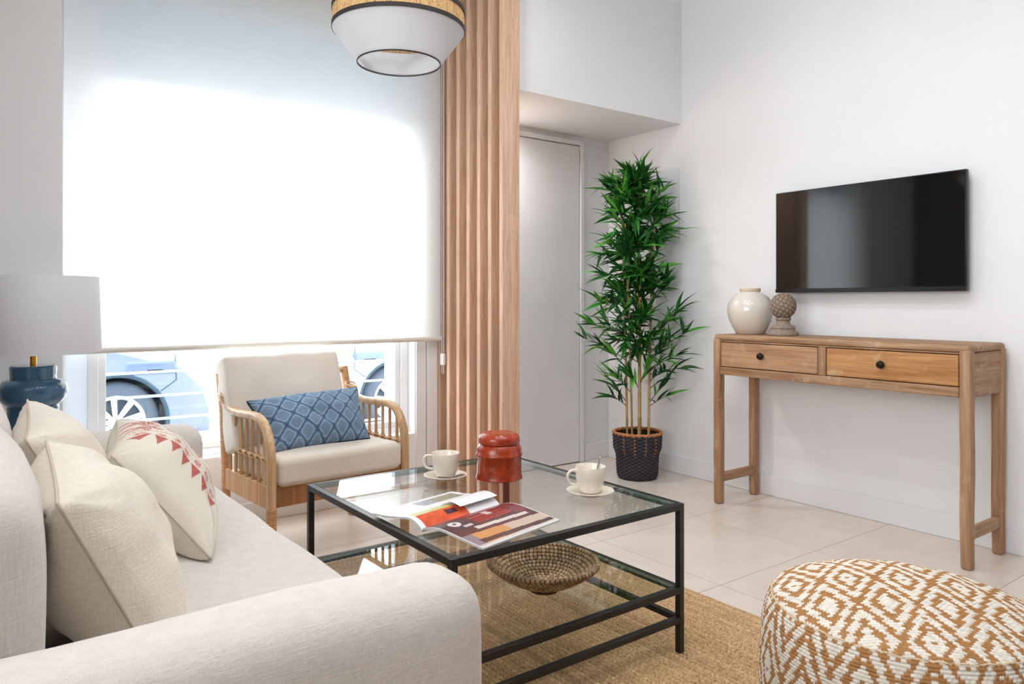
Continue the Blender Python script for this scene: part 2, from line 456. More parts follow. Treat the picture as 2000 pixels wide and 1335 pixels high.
bx('wall_return', XL, -0.62, 1.75, 1.87, -0.004, ZC, M['wall'], kind='structure')
# window wall: pier beside the lamp, wall with the window opening, boarded jamb
bx('wall_pier', -0.5, 0.317, 3.30, YW, -0.004, ZC, M['wall'], kind='structure')
WX0, WX1, WZ0, WZ1, WZ2 = 0.42, 1.90, 0.30, 1.955, 2.30
holed('wall_front', 'x', -0.62, 2.12, -0.004, ZC, (0.335, WX1, WZ0, WZ2), YW, 3.60)
# alcove with the flush door: rear wall, lowered soffit block
bx('wall_alcove', 2.12, XR, YA, 3.60, -0.004, 2.02, M['wall'], kind='structure')
bx('wall_upper', 2.13, XR, YU, 3.60, 2.02, ZC, M['wall'], kind='structure')
# baseboards
bx('baseboard_right', XR - 0.012, XR, YB, YA, 0, 0.105, M['trim'], bevel=0.003, kind='structure')
bx('baseboard_alcove', 3.135, XR - 0.012, YA - 0.012, YA, 0, 0.105, M['trim'], bevel=0.003, kind='structure')
bx('baseboard_front', 0.317, 2.03, YW - 0.012, YW, 0, 0.09, M['trim'], bevel=0.003, kind='structure')
# stepped white boards either side of the window
for k, (a, b, d) in enumerate(((1.905, 1.963, 0.010), (1.967, 2.028, 0.018))):
    bx('trim_%d' % (k + 1), a, b, YW - d, YW, 0.095, 2.2, M['trim'], bevel=0.002, kind='structure')

# window: frame, two sashes, panes, sill
win = thing('window_1', (1.145, 3.50, WZ0), kind='structure')
m = MB(); fy0, fy1 = 3.47, 3.545
m.box(WX0, WX0 + 0.04, fy0, fy1, WZ0, WZ1).box(WX1 - 0.04, WX1, fy0, fy1, WZ0, WZ1)
m.box(WX0 + 0.04, WX1 - 0.04, fy0, fy1, WZ0, WZ0 + 0.04).box(WX0 + 0.04, WX1 - 0.04, fy0, fy1, WZ1 - 0.04, WZ1)
build('window_frame', m, M['frame'], win, smooth=True, bevel=0.003)
xm = 1.16
for (a, b) in ((WX0 + 0.04, xm), (xm, WX1 - 0.04)):
    m = MB(); w = 0.03; z0, z1 = WZ0 + 0.04, WZ1 - 0.04
    m.box(a, a + w, 3.485, 3.53, z0, z1).box(b - w, b, 3.485, 3.53, z0, z1).box(a + w, b - w, 3.485, 3.53, z0, z0 + w).box(a + w, b - w, 3.485, 3.53, z1 - w, z1)
    sa = build('sash', m, M['frame'], win, bevel=0.003)
    bx('pane', a + w, b - w, 3.505, 3.509, z0 + w, z1 - w, M['wglass'], sa)
bx('added_bright_side_panel', 0.336, WX0 - 0.001, 3.465, 3.475, WZ0 + 0.001, WZ2 - 0.001, M['frosted'], win)  # added; passes daylight so the strip beside the window turns bright white
bx('shade_band_panel', WX0 + 0.03, WX1 - 0.03, 3.50, 3.512, WZ1, WZ2 - 0.03, M['shade_band'], win)  # added pane, dims daylight to imitate a shaded band behind the blind
m = MB(); m.box(WX0, WX0 + 0.03, fy0, fy1, WZ1, WZ2).box(WX1 - 0.03, WX1, fy0, fy1, WZ1, WZ2).box(WX0 + 0.03, WX1 - 0.03, fy0, fy1, WZ2 - 0.03, WZ2)
build('transom_frame', m, M['frame'], win, bevel=0.003)
bx('window_sill', WX0, WX1, YW, 3.47, WZ0 - 0.001, WZ0 + 0.012, M['frame'], win, bevel=0.002)

# flush door in the alcove
dr = thing('door_1', (2.69, YA, 0), kind='structure')
bx('door_leaf', 2.265, 3.083, YA - 0.018, YA - 0.001, 0.006, 1.955, M['door'], dr, bevel=0.002)
m = MB(); m.box(3.088, 3.118, YA - 0.026, YA, 0, 1.99).box(2.23, 2.26, YA - 0.026, YA, 0, 1.99).box(2.26, 3.088, YA - 0.026, YA, 1.96, 1.99)
build('door_frame', m, M['door'], dr, bevel=0.003)
m = MB(); m.tube([(2.33, YA - 0.018, 1.0), (2.33, YA - 0.055, 1.0), (2.45, YA - 0.06, 1.0)], 0.009)
build('door_handle', m, M['steel'], dr)

# slatted oak screen between window bay and alcove: fins run along Y, front edges face the window bay
sc = thing('slat_screen', (2.07, 3.08, 0), 'tall oak slat screen of upright fins beside the roller blind', 'screen')
bx('backing_panel', 2.108, 2.128, 2.80, YW - 0.001, 0, ZC - 0.001, M['slat'], sc)
for k in range(7):
    ya = 2.80 + 0.0937 * k
    o = bx('slat', 2.03, 2.108, ya, min(ya + 0.028, YW - 0.002), 0, ZC - 0.001, M['slat'], sc, bevel=0.0015)

# fuse-box cover on the right wall behind the plant
fb = thing('fuse_box', (XR, 3.0, 1.36), 'white fuse box cover on the wall behind the bamboo', 'fuse box')
bx('frame', XR - 0.007, XR - 0.0005, 2.862, 3.135, 1.335, 1.775, M['plastic'], fb, bevel=0.003)
bx('lid', XR - 0.013, XR - 0.0075, 2.885, 3.115, 1.60, 1.755, M['plastic'], fb, bevel=0.002)
bx('lid', XR - 0.013, XR - 0.0075, 2.885, 3.115, 1.355, 1.594, M['plastic'], fb, bevel=0.002)

# added unseen downlights: ceiling fill light, plus one hidden in the alcove soffit
def led_mat():
    k = NT('added_fill_diffuser'); e = k.n('ShaderNodeEmission'); e.inputs['Strength'].default_value = 6.0; e.inputs['Color'].default_value = (0.94, 0.975, 1.0, 1)
    k.l(e.outputs[0], k.out.inputs['Surface']); k.t.nodes.remove(k.b); return k.m
M['led'] = led_mat()
LIGHTS = [(x, y) for y in (0.70, 1.45, 2.20) for x in (0.65, 1.25, 1.85)]
for q, (x, y) in enumerate(LIGHTS + [(2.255, 3.29)]):
    hall = q == len(LIGHTS); ZC_, ZC = ZC, (2.02 if hall else ZC)
    d = thing('added_downlight', (x, y, ZC), 'round added fill light hidden in the door alcove soffit' if hall else 'round added fill light out of view in the living room ceiling', 'fill light', None if hall else 'added ceiling fill lights')
    m = MB(); m.lathe([(0.075, ZC - 0.006), (0.095, ZC - 0.008), (0.098, ZC - 0.0005), (0.075, ZC - 0.0005), (0.075, ZC - 0.006)], (x, y, 0), 32); build('trim_ring', m, M['plastic'], d)
    m = MB(); m.lathe([(0.0, ZC - 0.004), (0.074, ZC - 0.004), (0.074, ZC - 0.001), (0.0, ZC - 0.001)], (x, y, 0), 32); build('diffuser', m, M['led'], d)
    L = bpy.data.lights.new('added_fill_lamp', 'AREA'); L.shape = 'DISK'; L.size = 0.14; L.energy = 7.5 if hall else FILL_W; L.spread = math.radians(160); L.color = (0.94, 0.975, 1.0)
    lo = link(bpy.data.objects.new('added_fill_lamp', L)); lo.parent = d; lo.location = (0, 0, -0.012)
    ZC = ZC_

# ================================================================== roller blind
bl = thing('roller_blind', (1.175, 3.345, 0.79), 'wide white translucent roller blind pulled down over the window', 'blind')
BX0, BX1, BY = 0.325, 2.024, 3.345
P = np.zeros((50, 60, 3))
for i, x in enumerate(np.linspace(BX0, BX1, 50)):
    for j, z in enumerate(np.linspace(0.812, 2.72, 60)):
        P[i, j] = (x, BY + 0.0012 * math.sin(x * 9) * math.cos(z * 2), z)
m = MB(); m.grid(P)
fab = build('fabric', m, M['blind'], bl, auto=0)
m = MB(); m.tube([(BX0, BY, 0.802), (BX1, BY, 0.802)], 0.0125, 12)
build('bottom_bar', m, M['blind_bar'], bl)
m = MB(); m.tube([(BX0, BY, 2.74), (BX1, BY, 2.74)], 0.025, 20)
build('roller_tube', m, M['blind_bar'], bl)
for xx in (BX0 - 0.003, BX1 + 0.003): bx('bracket', xx - 0.002, xx + 0.002, BY - 0.03, BY + 0.04, 2.70, 2.80, M['plastic'], bl)
m = MB()
for k in range(2):
    xx = 2.021; yy = 3.31 + 0.018 * k
    m.tube([(xx, yy, 2.7), (xx, yy, 0.62)], 0.0018, 6)
build('pull_chain', m, M['plastic'], bl)
bx('chain_tensioner', 2.014, 2.029, 3.302, 3.336, 0.665, 0.725, M['blind_bar'], bl, bevel=0.003)

# ================================================================== street outside
SZ = -0.21
bx('street_pavement', -6, 9, 3.605, 5.2, SZ - 0.1, SZ + 0.04, M['street'], kind='structure')
bx('street', -9, 12, 5.2, 14, SZ - 0.2, SZ, M['asphalt'], kind='structure')
rl = thing('window_railing', (1.145, 3.66, 0.2), 'thin white steel guard rails outside the window', 'railing')
for z in (0.36, 0.465, 0.570, 0.678):
    m = MB(); m.tube([(0.42, 3.66, z), (1.87, 3.66, z)], 0.006, 8); build('rail', m, M['rail'], rl)
for x in (0.42, 1.87):
    bx('post', x - 0.008, x + 0.008, 3.60, 3.668, 0.30, 0.74, M['rail'], rl)

def make_car(name, xf, paint, label, L=4.0, flip=False):
    """xf: world x of the wheel nearest the gap; the body overhangs 0.62 past it. flip=False: body runs to -X"""
    s = -1 if not flip else 1
    Yn = 6.12; Wd = 1.7; R = 0.305; zc = SZ + R
    root = thing(name, (xf + s * 1.3, Yn + Wd / 2, SZ), label, 'car')
    X = lambda u: xf + s * u      # u: distance from the near wheel towards the far end
    wb_ = 2.5
    prof = []
    prof += [(-0.60, zc - 0.10), (-0.36, zc - 0.12)]
    for a in np.linspace(200, -20, 15): prof.append((0 + 0.355 * math.cos(math.radians(a)), zc + 0.355 * math.sin(math.radians(a))))
    prof += [(0.42, zc - 0.14), (wb_ - 0.42, zc - 0.14)]
    for a in np.linspace(200, -20, 15): prof.append((wb_ + 0.355 * math.cos(math.radians(a)), zc + 0.355 * math.sin(math.radians(a))))
    prof += [(wb_ + 0.36, zc - 0.12), (wb_ + 0.62, zc - 0.06), (wb_ + 0.70, zc + 0.25), (wb_ + 0.66, zc + 0.60), (wb_ + 0.35, zc + 0.68),
             (1.0, zc + 0.68), (0.05, zc + 0.55), (-0.45, zc + 0.40), (-0.62, zc + 0.22), (-0.655, zc + 0.05)]
    n = len(prof); m = MB()
    V = [(X(u), Yn, z) for u, z in prof] + [(X(u), Yn + Wd, z) for u, z in prof]
    F = [tuple(range(n)), tuple(range(2 * n - 1, n - 1, -1))] + [(i, i + n, (i + 1) % n + n, (i + 1) % n) for i in range(n)]
    m.add(V, F if flip else [f[::-1] for f in F])
    build('body', m, paint, root, bevel=0.035, bseg=3)
    # cabin
    g = [(0.55, zc + 0.64), (1.15, zc + 1.08), (2.3, zc + 1.10), (2.95, zc + 0.66)]; n = 4; m = MB()
    V = [(X(u), Yn + 0.10, z) for u, z in g] + [(X(u), Yn + Wd - 0.10, z) for u, z in g]
    F = [tuple(range(n)), tuple(range(2 * n - 1, n - 1, -1))] + [(i, i + n, (i + 1) % n + n, (i + 1) % n) for i in range(n)]
    m.add(V, F if flip else [f[::-1] for f in F])
    build('cabin', m, M['carglass'], root, bevel=0.05, bseg=3)
    m = MB(); m.rbox((min(X(1.05), X(2.4)), Yn + 0.12, zc + 1.07), (max(X(1.05), X(2.4)), Yn + Wd - 0.12, zc + 1.13), 0.025, 4); build('roof', m, paint, root)
    for u in (0, wb_):
        m = MB(); pts = [(X(u) + 0.352 * math.cos(a), Yn + 0.012, zc + 0.352 * math.sin(a)) for a in np.linspace(math.radians(-18), math.radians(198), 24)]
        m.tube(pts, 0.016, 8); build('arch_trim', m, M['arch'], root)
        m = MB(); a = np.linspace(0, 2 * PI, 24, endpoint=False)
        for yy in (Yn + 0.05, Yn + Wd - 0.25):
            pass
        m.box(X(u) - 0.34, X(u) + 0.34, Yn + 0.26, Yn + 0.28, zc - 0.15, zc + 0.34); build('arch_lining', m, M['arch'], root, smooth=False)
        for yy in (Yn + 0.03, Yn + Wd - 0.23):
            out = -1 if yy < Yn + 0.5 else 1
            yo = yy if out < 0 else yy + 0.2
            w = MB(); pr = [(0.19, 0.0), (0.24, -0.004), (0.285, 0.012), (R, 0.04), (R, 0.16), (0.285, 0.19), (0.2, 0.2)]
            P = np.zeros((32, len(pr), 3))
            for i in range(32):
                a = 2 * PI * i / 32
                for j, (r, h) in enumerate(pr): P[i, j] = (X(u) + r * math.cos(a), yy + (h if out < 0 else 0.2 - h), zc + r * math.sin(a))
            w.grid(P, wrap_u=True); wh = build('wheel', w, M['tyre'], root)
            r_ = MB(); c0 = (X(u), yo - out * 0.01, zc)
            # rim ring + spokes + hub
            ring = [(X(u) + 0.192 * math.cos(a), yo - out * 0.008, zc + 0.192 * math.sin(a)) for a in np.linspace(0, 2 * PI, 32, endpoint=False)]
            r_.tube(ring, 0.014, 8, closed=True)
            for k in range(9):
                a = 2 * PI * k / 9 + 0.25
                p0 = (X(u) + 0.03 * math.cos(a), yo - out * 0.018, zc + 0.03 * math.sin(a)); p1 = (X(u) + 0.19 * math.cos(a), yo - out * 0.010, zc + 0.19 * math.sin(a))
                r_.tube([p0, p1], [0.016, 0.024], 6)
            r_.sphere((X(u), yo - out * 0.015, zc), 0.05, 12, 8, (1, 0.4, 1))
            build('rim', r_, M['alloy'], wh)
            d_ = MB(); d_.tube([(X(u), yo - out * 0.045, zc), (X(u), yo - out * 0.06, zc)], 0.19, 24); build('brake_disc', d_, M['tyre'], wh)
    m = MB(); m.rbox((min(X(-0.42), X(-0.05)), Yn - 0.012, zc + 0.345), (max(X(-0.42), X(-0.05)), Yn + 0.25, zc + 0.455), 0.03, 4); build('head_lamp', m, M['lens'], root)
    m = MB(); m.rbox((min(X(-0.33), X(-0.19)), Yn - 0.012, zc + 0.36), (max(X(-0.33), X(-0.19)), Yn + 0.05, zc + 0.40), 0.015, 4); build('side_marker', m, M['lens'], root)
    m = MB(); m.tube([(X(-0.40), Yn - 0.002, zc + 0.5), (X(-0.41), Yn - 0.002, zc + 0.3), (X(-0.30), Yn - 0.002, zc + 0.22)], 0.004, 6); build('panel_gap', m, M['arch'], root)
    m = MB(); m.rbox((min(X(-0.665), X(-0.40)), Yn + 0.005, zc - 0.12), (max(X(-0.665), X(-0.40)), Yn + Wd - 0.005, zc + 0.02), 0.03, 4); build('bumper', m, paint, root)
    for u in (0.9,):
        m = MB(); m.tube([(X(0.62), Yn - 0.001, zc + 0.6), (X(0.60), Yn - 0.001, zc - 0.05), (X(1.7), Yn - 0.001, zc - 0.05), (X(1.75), Yn - 0.001, zc + 0.6)], 0.003, 6); build('door_gap', m, M['arch'], root)
    return root
make_car('parked_car', 0.93, M['car_blue'], 'blue grey car parked outside, front wheel behind the patterned pillow')
make_car('parked_car', 3.22, M['car_white'], 'white car parked outside, wheel seen above the right rattan arm', flip=True)

# ================================================================== SOFA
so = thing('sofa', (0.15, 1.73, 0), 'cream linen slipcovered sofa with rounded arms facing the glass table', 'sofa')
def soft(amp, fr, seed=0.0):
    def f(P, U):
        Q = P.copy()
        for i in range(len(P)):
            p = P[i]
            d = amp * nz(p[0] * fr + seed, p[1] * fr - seed, p[2] * fr + 2 * seed)
            n_ = U[i] / (np.linalg.norm(U[i]) + 1e-9)
            Q[i] += n_ * d
        return Q
    return f
def crown(top, amp=0.006, fr=5, seed=0.0, axis=2):
    """cushion crown: top bulges by `top` in the middle"""
    s = soft(amp, fr, seed)
    def f(P, U):
        Q = s(P, U); o = [k for k in range(3) if k != axis]
        w = (1 - U[:, o[0]] ** 2).clip(0) * (1 - U[:, o[1]] ** 2).clip(0)
        Q[:, axis] += top * w * np.sign(U[:, axis]); return Q
    return f
m = MB(); m.rbox((-0.36, 0.90, 0.03), (0.585, 2.56, 0.33), 0.03, 10, soft(0.004, 6)); build('base', m, M['sofa'], so)
def arm(y0, y1, seed, xf=0.590, zt=0.630):
    m = MB(); m.rbox((-0.36, y0, 0.03), (xf, y1, zt), 0.062, 14, soft(0.006, 5, seed)); return m
build('arm', arm(0.825, 0.985, 1.0), M['sofa'], so)
build('arm', arm(2.475, 2.625, 4.0, 0.635, 0.605), M['sofa'], so)
m = MB(); m.rbox((-0.36, 0.95, 0.25), (-0.10, 2.50, 0.74), 0.05, 12, soft(0.005, 5, 7)); build('back', m, M['sofa'], so)
for k, (a, b) in enumerate(((0.99, 1.732), (1.737, 2.47))):
    m = MB(); m.rbox((-0.13, a, 0.44), (0.075, b, 0.79), 0.06, 12, crown(0.028, 0.006, 6, 3 + k, 0))
    build('back_cushion', m, M['sofa'], so)
m = MB(); m.rbox((-0.09, 0.987, 0.30), (0.635, 2.473, 0.452), 0.045, 18, crown(0.012, 0.007, 4.5, 9)); build('seat_cushion', m, M['sofa'], so)
for x in (-0.28, 0.52):
    for y in (0.92, 2.54):
        m = MB(); m.lathe([(0.0, 0.0), (0.02, 0.0), (0.024, 0.045), (0.0, 0.045)], (x, y, 0), 16); build('foot', m, M['black'], so)

# ------------------------------------------------------------------ pillows
def pillow(name, label, tl, tr, bl_, thick, mat, pip, colfn=None, nu=60, nv=50, pinch=0.07, seed=0.0, wr=0.006, pip_r=0.0026, cat='pillow', br_=None):
    """tl, tr, bl_: three corners; the front faces (tr-tl) x (tl-bl)"""
    tl, tr, bl_ = Vector(tl), Vector(tr), Vector(bl_)
    br_ = Vector(br_) if br_ else tr + bl_ - tl
    Ud = (tr - tl).normalized(); Vd = (tl - bl_).normalized(); N = Ud.cross(Vd).normalized()
    u = np.linspace(-1, 1, nu); v = np.linspace(-1, 1, nv)
    def pos(a, b, side):
        a2 = a * (1 - pinch * (1 - b * b)); b2 = b * (1 - pinch * (1 - a * a))
        s, t = (a2 + 1) / 2, (b2 + 1) / 2
        base = (bl_ * (1 - s) + br_ * s) * (1 - t) + (tl * (1 - s) + tr * s) * t
        ea = max(0, 1 - abs(a) ** 2.2); eb = max(0, 1 - abs(b) ** 2.2)
        h = (ea * eb) ** 0.48
        w = wr * nz(a * 2.3 + seed, b * 2.3 - seed, side * 3 + seed) * 2 * h ** 0.5
        # creases running in from the corners
        cr = 0.0
        for (ca, cb) in ((-1, 1), (1, 1), (1, -1), (-1, -1)):
            da, db = a - ca, b - cb; rr = math.hypot(da, db)
            ang = math.atan2(db, da)
            cr += math.exp(-rr * 2.2) * math.sin(ang * 9 + seed * 3 + side) * wr * 0.9
        return base + N * (side * (thick / 2 * h + (w + cr * h ** 0.3)))
    root = thing(name, (tl + tr + bl_ + br_) / 4 - Vector((0, 0, 0.2)), label, cat)
    m = MB()
    for side in (1, -1):
        P = np.zeros((nu, nv, 3)); C = np.zeros((nu, nv, 3)) if colfn else None
        for i in range(nu):
            for j in range(nv):
                P[i, j] = pos(u[i], v[j], side)
        if colfn:
            for i in range(nu):
                for j in range(nv): C[i, j] = colfn(u[i], v[j], side)
        m.grid(P, C, flip=(side < 0))
    build('cover', m, mat, root, auto=0)
    ed = []
    for k in range(4):
        for t in np.linspace(-1, 1, 24, endpoint=False):
            a, b = [(t, 1), (1, -t), (-t, -1), (-1, t)][k]; ed.append(pos(a, b, 0))
    m = MB(); m.tube(ed, pip_r, 6, closed=True); build('piping', m, pip, root, auto=0)
    return root

pillow('throw_pillow', 'plain cream linen pillow nearest the camera on the sofa', (0.10, 1.10, 0.742), (0.125, 1.57, 0.748), (0.235, 1.10, 0.462), 0.20, M['pillow'], M['piping'], seed=1.3, wr=0.008, br_=(0.25, 1.60, 0.465))
pillow('throw_pillow', 'plain cream linen pillow at the far back corner of the sofa', (0.105, 1.76, 0.725), (0.13, 2.10, 0.765), (0.24, 1.74, 0.468), 0.19, M['pillow'], M['piping'], seed=4.1, wr=0.008, br_=(0.26, 2.16, 0.468))

base_lin = np.array(rgb(224, 214, 200)); red1 = np.array(rgb(176, 84, 76)); red2 = np.array(rgb(196, 120, 108)); rng = random.Random(4)
def emb(a, b, side):
    if side < 0: return base_lin
    # border of triangles near each side edge plus small dotted motifs inside it
    c = base_lin * (1 + 0.02 * nz(a * 20, b * 20))
    d = a + 1                               # distance from the near edge
    per = 0.25; t = ((b + 1.02) / per) % 1.0; hw = abs(t - 0.5)
    if 0.34 < d < 0.56:
        if hw < 0.5 * (d - 0.34) / 0.22 * 0.9: c = red1 if nz(a * 60, b * 60) > -0.15 else red2
    if 0.57 < d < 0.74:
        tt = ((b + 1.02) / per) % 1.0; dx = (tt - 0.5) * per; dy = d - 0.655
        if math.hypot(dx, dy) < 0.07 and nz(a * 70, b * 70, 3) > -0.1: c = red2
    if abs(d - 0.80) < 0.02 and (b * 30) % 1 > 0.55: c = red2
    # floral blobs near the far side
    for (fa, fb) in ((0.02, 0.80), (0.40, 0.80), (0.30, 0.3), (0.30, -0.2), (0.30, -0.7)):
        r = math.hypot(a - fa, (b - fb) * 0.9); th = math.atan2(b - fb, a - fa)
        if r < 0.17 + 0.05 * math.cos(6 * th) and nz(a * 45, b * 45, 5) > -0.12: c = red1 if r < 0.1 else red2
    return c
pillow('throw_pillow', 'cream pillow with red embroidered triangles and blossoms on the sofa', (0.262, 1.79, 0.668), (0.33, 2.17, 0.69), (0.415, 1.59, 0.470), 0.20, M['attr_linen'], M['piping'], emb, 150, 150, seed=7.7, wr=0.009, br_=(0.50, 2.05, 0.470))

# ================================================================== ARMCHAIR
AC = Matrix.Translation((1.22, 2.77, 0)) @ Matrix.Rotation(math.radians(4.6), 4, 'Z') @ Matrix.Diagonal((1, 1.07, 1, 1)) @ Matrix.Translation((-1.22, -2.77, 0))
ch = thing('rattan_armchair', (1.22, 3.0, 0), 'low rattan armchair with cream cushions in front of the window', 'armchair')
def cb(name, mb, mat, parent=ch, **kw): return build(name, mb.xf(AC), mat, parent, **kw)
XLc, XRc = 0.93, 1.515
def arm_pts(x):
    return bez([(x, 2.772, 0.0), (x, 2.772, 0.22), (x, 2.772, 0.40), (x, 2.787, 0.475), (x, 2.835, 0.535), (x, 2.90, 0.553), (x, 3.0, 0.550), (x, 3.10, 0.548), (x, 3.165, 0.563), (x, 3.205, 0.60)], 8)
def arm_z(y):
    return float(np.interp(y, [2.79, 2.835, 2.90, 3.0, 3.10, 3.165], [0.475, 0.535, 0.553, 0.55, 0.548, 0.563]))
def wrapped(mb, pts, w, d, rows=0.0075, c1=rgb(214, 164, 118), c2=rgb(176, 122, 80)):
    """strip-wrapped post: rounded section with a ridge for each turn of cane"""
    pts = [Vector(p) for p in pts]; L = sum((b - a).length for a, b in zip(pts, pts[1:])); n = int(L / rows) * 4
    acc = [0]
    for a, b in zip(pts, pts[1:]): acc.append(acc[-1] + (b - a).length)
    P = np.zeros((n + 1, 12, 3)); C = np.zeros((n + 1, 12, 3))
    for i in range(n + 1):
        s = L * i / n
        x = [np.interp(s, acc, [p[k] for p in pts]) for k in range(3)]
        ph = (i % 4) / 4; rr = 1 - 0.07 * (ph == 0)
        tone = 0.85 + 0.3 * ((math.sin(int(i / 4) * 12.9898) * 43758.5453) % 1)
        for j in range(12):
            a = 2 * PI * j / 12
            P[i, j] = (x[0] + math.cos(a) * w / 2 * rr, x[1] + math.sin(a) * d / 2 * rr, x[2])
            C[i, j] = np.array(c2 if ph == 0 else c1) * (1 if ph == 0 else tone)
    mb.grid(P, C, wrap_v=True, flip=True); return mb
for x in (XLc, XRc):
    m = MB(); m.tube(arm_pts(x), 0.0175, 12); cb('arm_pole', m, M['rattan'])
    m = MB(); wrapped(m, [(x, 3.19, 0.0), (x, 3.20, 0.30), (x, 3.225, 0.55), (x, 3.265, 0.69)], 0.034, 0.048); cb('back_post', m, M['attr_wrap'])
    m = MB(); wrapped(m, [(x, 2.772, 0.0), (x, 2.772, 0.225)], 0.039, 0.039); cb('leg_wrap', m, M['attr_wrap'])
    ys = [2.828 + 0.0535 * k for k in range(7)]
    m = MB(); m.tube([(x, 2.772, 0.402), (x, 3.20, 0.402)], 0.0065, 8); lr = cb('side_rail', m, M['rattan'])
    for y in ys:
        m = MB(); m.tube([(x, y, 0.29), (x, y, arm_z(y) - 0.008)], 0.0066, 8); sp = cb('spindle', m, M['rattan'])
        m = MB()
        m.tube([(x + 0.013 * math.cos(a) + 0, y + 0.013 * math.sin(a), 0.402 + 0.008 * math.sin(2 * a)) for a in np.linspace(0, 2 * PI, 12, endpoint=False)], 0.004, 6, closed=True)
        m.tube([(x + 0.012 * math.cos(a), y + 0.006 * math.sin(a) , 0.402 + 0.011 * math.sin(a)) for a in np.linspace(0, 2 * PI, 12, endpoint=False)], 0.0035, 6, closed=True)
        build('binding', m.xf(AC), M['rattan_pale'], sp)
    # arm to post binding
    m = MB()
    for q in range(3):
        m.tube([(x + 0.024 * math.cos(a), 3.20 + 0.026 * math.sin(a), 0.585 + 0.012 * q + 0.01 * math.sin(a)) for a in np.linspace(0, 2 * PI, 14, endpoint=False)], 0.0045, 6, closed=True)
    cb('arm_binding', m, M['rattan_pale'])
def apron(mb, p0, p1, z0, z1, th=0.02, per=0.011, vert=True, weave=False):
    p0, p1 = Vector(p0), Vector(p1); L = (p1 - p0).length; n = int(L / per) * 4; t = (p1 - p0).normalized(); nr = Vector((t.y, -t.x, 0))
    nz_ = 5 if not weave else 33
    rows = [(z0, -1), (z0, 1)] if False else None
    prof = [(-0.5, 0), (-0.5, 1), (0.5, 1), (0.5, 0)]
    sec = []
    k = nz_
    for j in range(k): sec.append((0.5, z0 + (z1 - z0) * j / (k - 1)))
    for j in range(k): sec.append((-0.5, z1 - (z1 - z0) * j / (k - 1)))
    P = np.zeros((n + 1, len(sec), 3)); C = np.zeros((n + 1, len(sec), 3))
    for i in range(n + 1):
        ph = (i % 4) / 4; g = 0.80 if ph == 0 else 1
        tone = 0.82 + 0.34 * ((math.sin((i // 4) * 78.233) * 43758.5453) % 1)
        base = p0 + t * (L * i / n)
        for j, (o, z) in enumerate(sec):
            jj = j if j < k else 2 * k - 1 - j
            gg = g
            if weave:
                gg = 0.75 + 0.25 * abs(math.sin(jj * PI / 4)) if ((i // 4) % 2) else 0.75 + 0.25 * abs(math.cos(jj * PI / 4))
            q = base + nr * (o * th * (0.7 + 0.3 * gg)); P[i, j] = (q.x, q.y, z)
            cc = np.array(rgb(214, 166, 122)) if not weave else np.array(rgb(176, 120, 78))
            C[i, j] = cc * tone * (0.6 if gg < 0.82 else 1)
    mb.grid(P, C, wrap_v=True); return mb
for x in (XLc, XRc):
    cb('side_apron', apron(MB(), (x, 2.785, 0), (x, 3.18, 0), 0.222, 0.305), M['attr_wrap'])
cb('front_apron', apron(MB(), (XLc + 0.02, 2.785, 0), (XRc - 0.02, 2.785, 0), 0.225, 0.303, weave=True), M['attr_wrap'])
m = MB(); m.tube([(XLc, 3.19, 0.255), (XRc, 3.19, 0.255)], 0.016, 10); cb('rear_rail', m, M['rattan'])
m = MB(); m.tube([(XLc, 3.26, 0.675), (XRc, 3.26, 0.675)], 0.016, 10); cb('top_rail', m, M['rattan'])
for k in range(7):
    x = XLc + (XRc - XLc) * (k + 1) / 8
    m = MB(); m.tube([(x, 3.19, 0.255), (x, 3.222, 0.5), (x, 3.26, 0.675)], 0.008, 8); cb('back_spindle', m, M['rattan'])
for k in range(5):
    y = 2.83 + 0.08 * k
    m = MB(); m.tube([(XLc, y, 0.285), (XRc, y, 0.285)], 0.009, 8); cb('seat_slat', m, M['rattan'])
m = MB(); m.rbox((0.955, 2.757, 0.296), (1.488, 3.17, 0.408), 0.024, 14, crown(0.014, 0.005, 8, 2)); cb('seat_cushion', m, M['chair_cushion'])
m = MB(); m.rbox((-0.262, -0.06, -0.02), (0.262, 0.06, 0.375), 0.018, 16, crown(0.022, 0.008, 9, 5, 1))
m.xf(Matrix.Translation((1.178, 3.12, 0.40)) @ Matrix.Rotation(math.radians(-20), 4, 'X')); cb('back_cushion', m, M['chair_cushion'])

# blue patterned lumbar pillow on the armchair
jb = np.array(rgb(104, 132, 160)); jl = np.array(rgb(146, 168, 190)); jd = np.array(rgb(58, 84, 112)); jm = np.array(rgb(120, 142, 166))
def jac(a, b, side):
    X_ = a * 0.25; Y_ = b * 0.135; cw, chh = 0.088, 0.092
    r_ = Y_ / (chh / 2); qs = []
    for rr in range(math.floor(r_) - 1, math.floor(r_) + 3):
        offx = cw / 2 if rr % 2 else 0
        c0 = math.floor((X_ - offx) / cw)
        for cc_ in (c0, c0 + 1):
            dx, dy = X_ - (cc_ * cw + offx), Y_ - rr * chh / 2
            th = math.atan2(dy, dx); R0 = 0.040 + 0.0045 * math.cos(4 * th)
            qs.append((math.hypot(dx, dy) / R0, dx, dy, th))
    qs.sort(); best, bx_, by_, bt = qs[0]; gapq = qs[1][0] - best
    tw = 0.12 * nz(X_ * 400, Y_ * 400)
    if gapq < 0.09: c = jd
    elif 0.58 < best < 0.72: c = jl
    elif best <= 0.58: c = jm * (1 + 0.20 * math.sin(math.hypot(bx_, by_ + 0.02) * 1500 + 2 * math.sin(bt * 10)))
    else: c = jb
    return np.clip(c * (1 + tw), 0, 1)
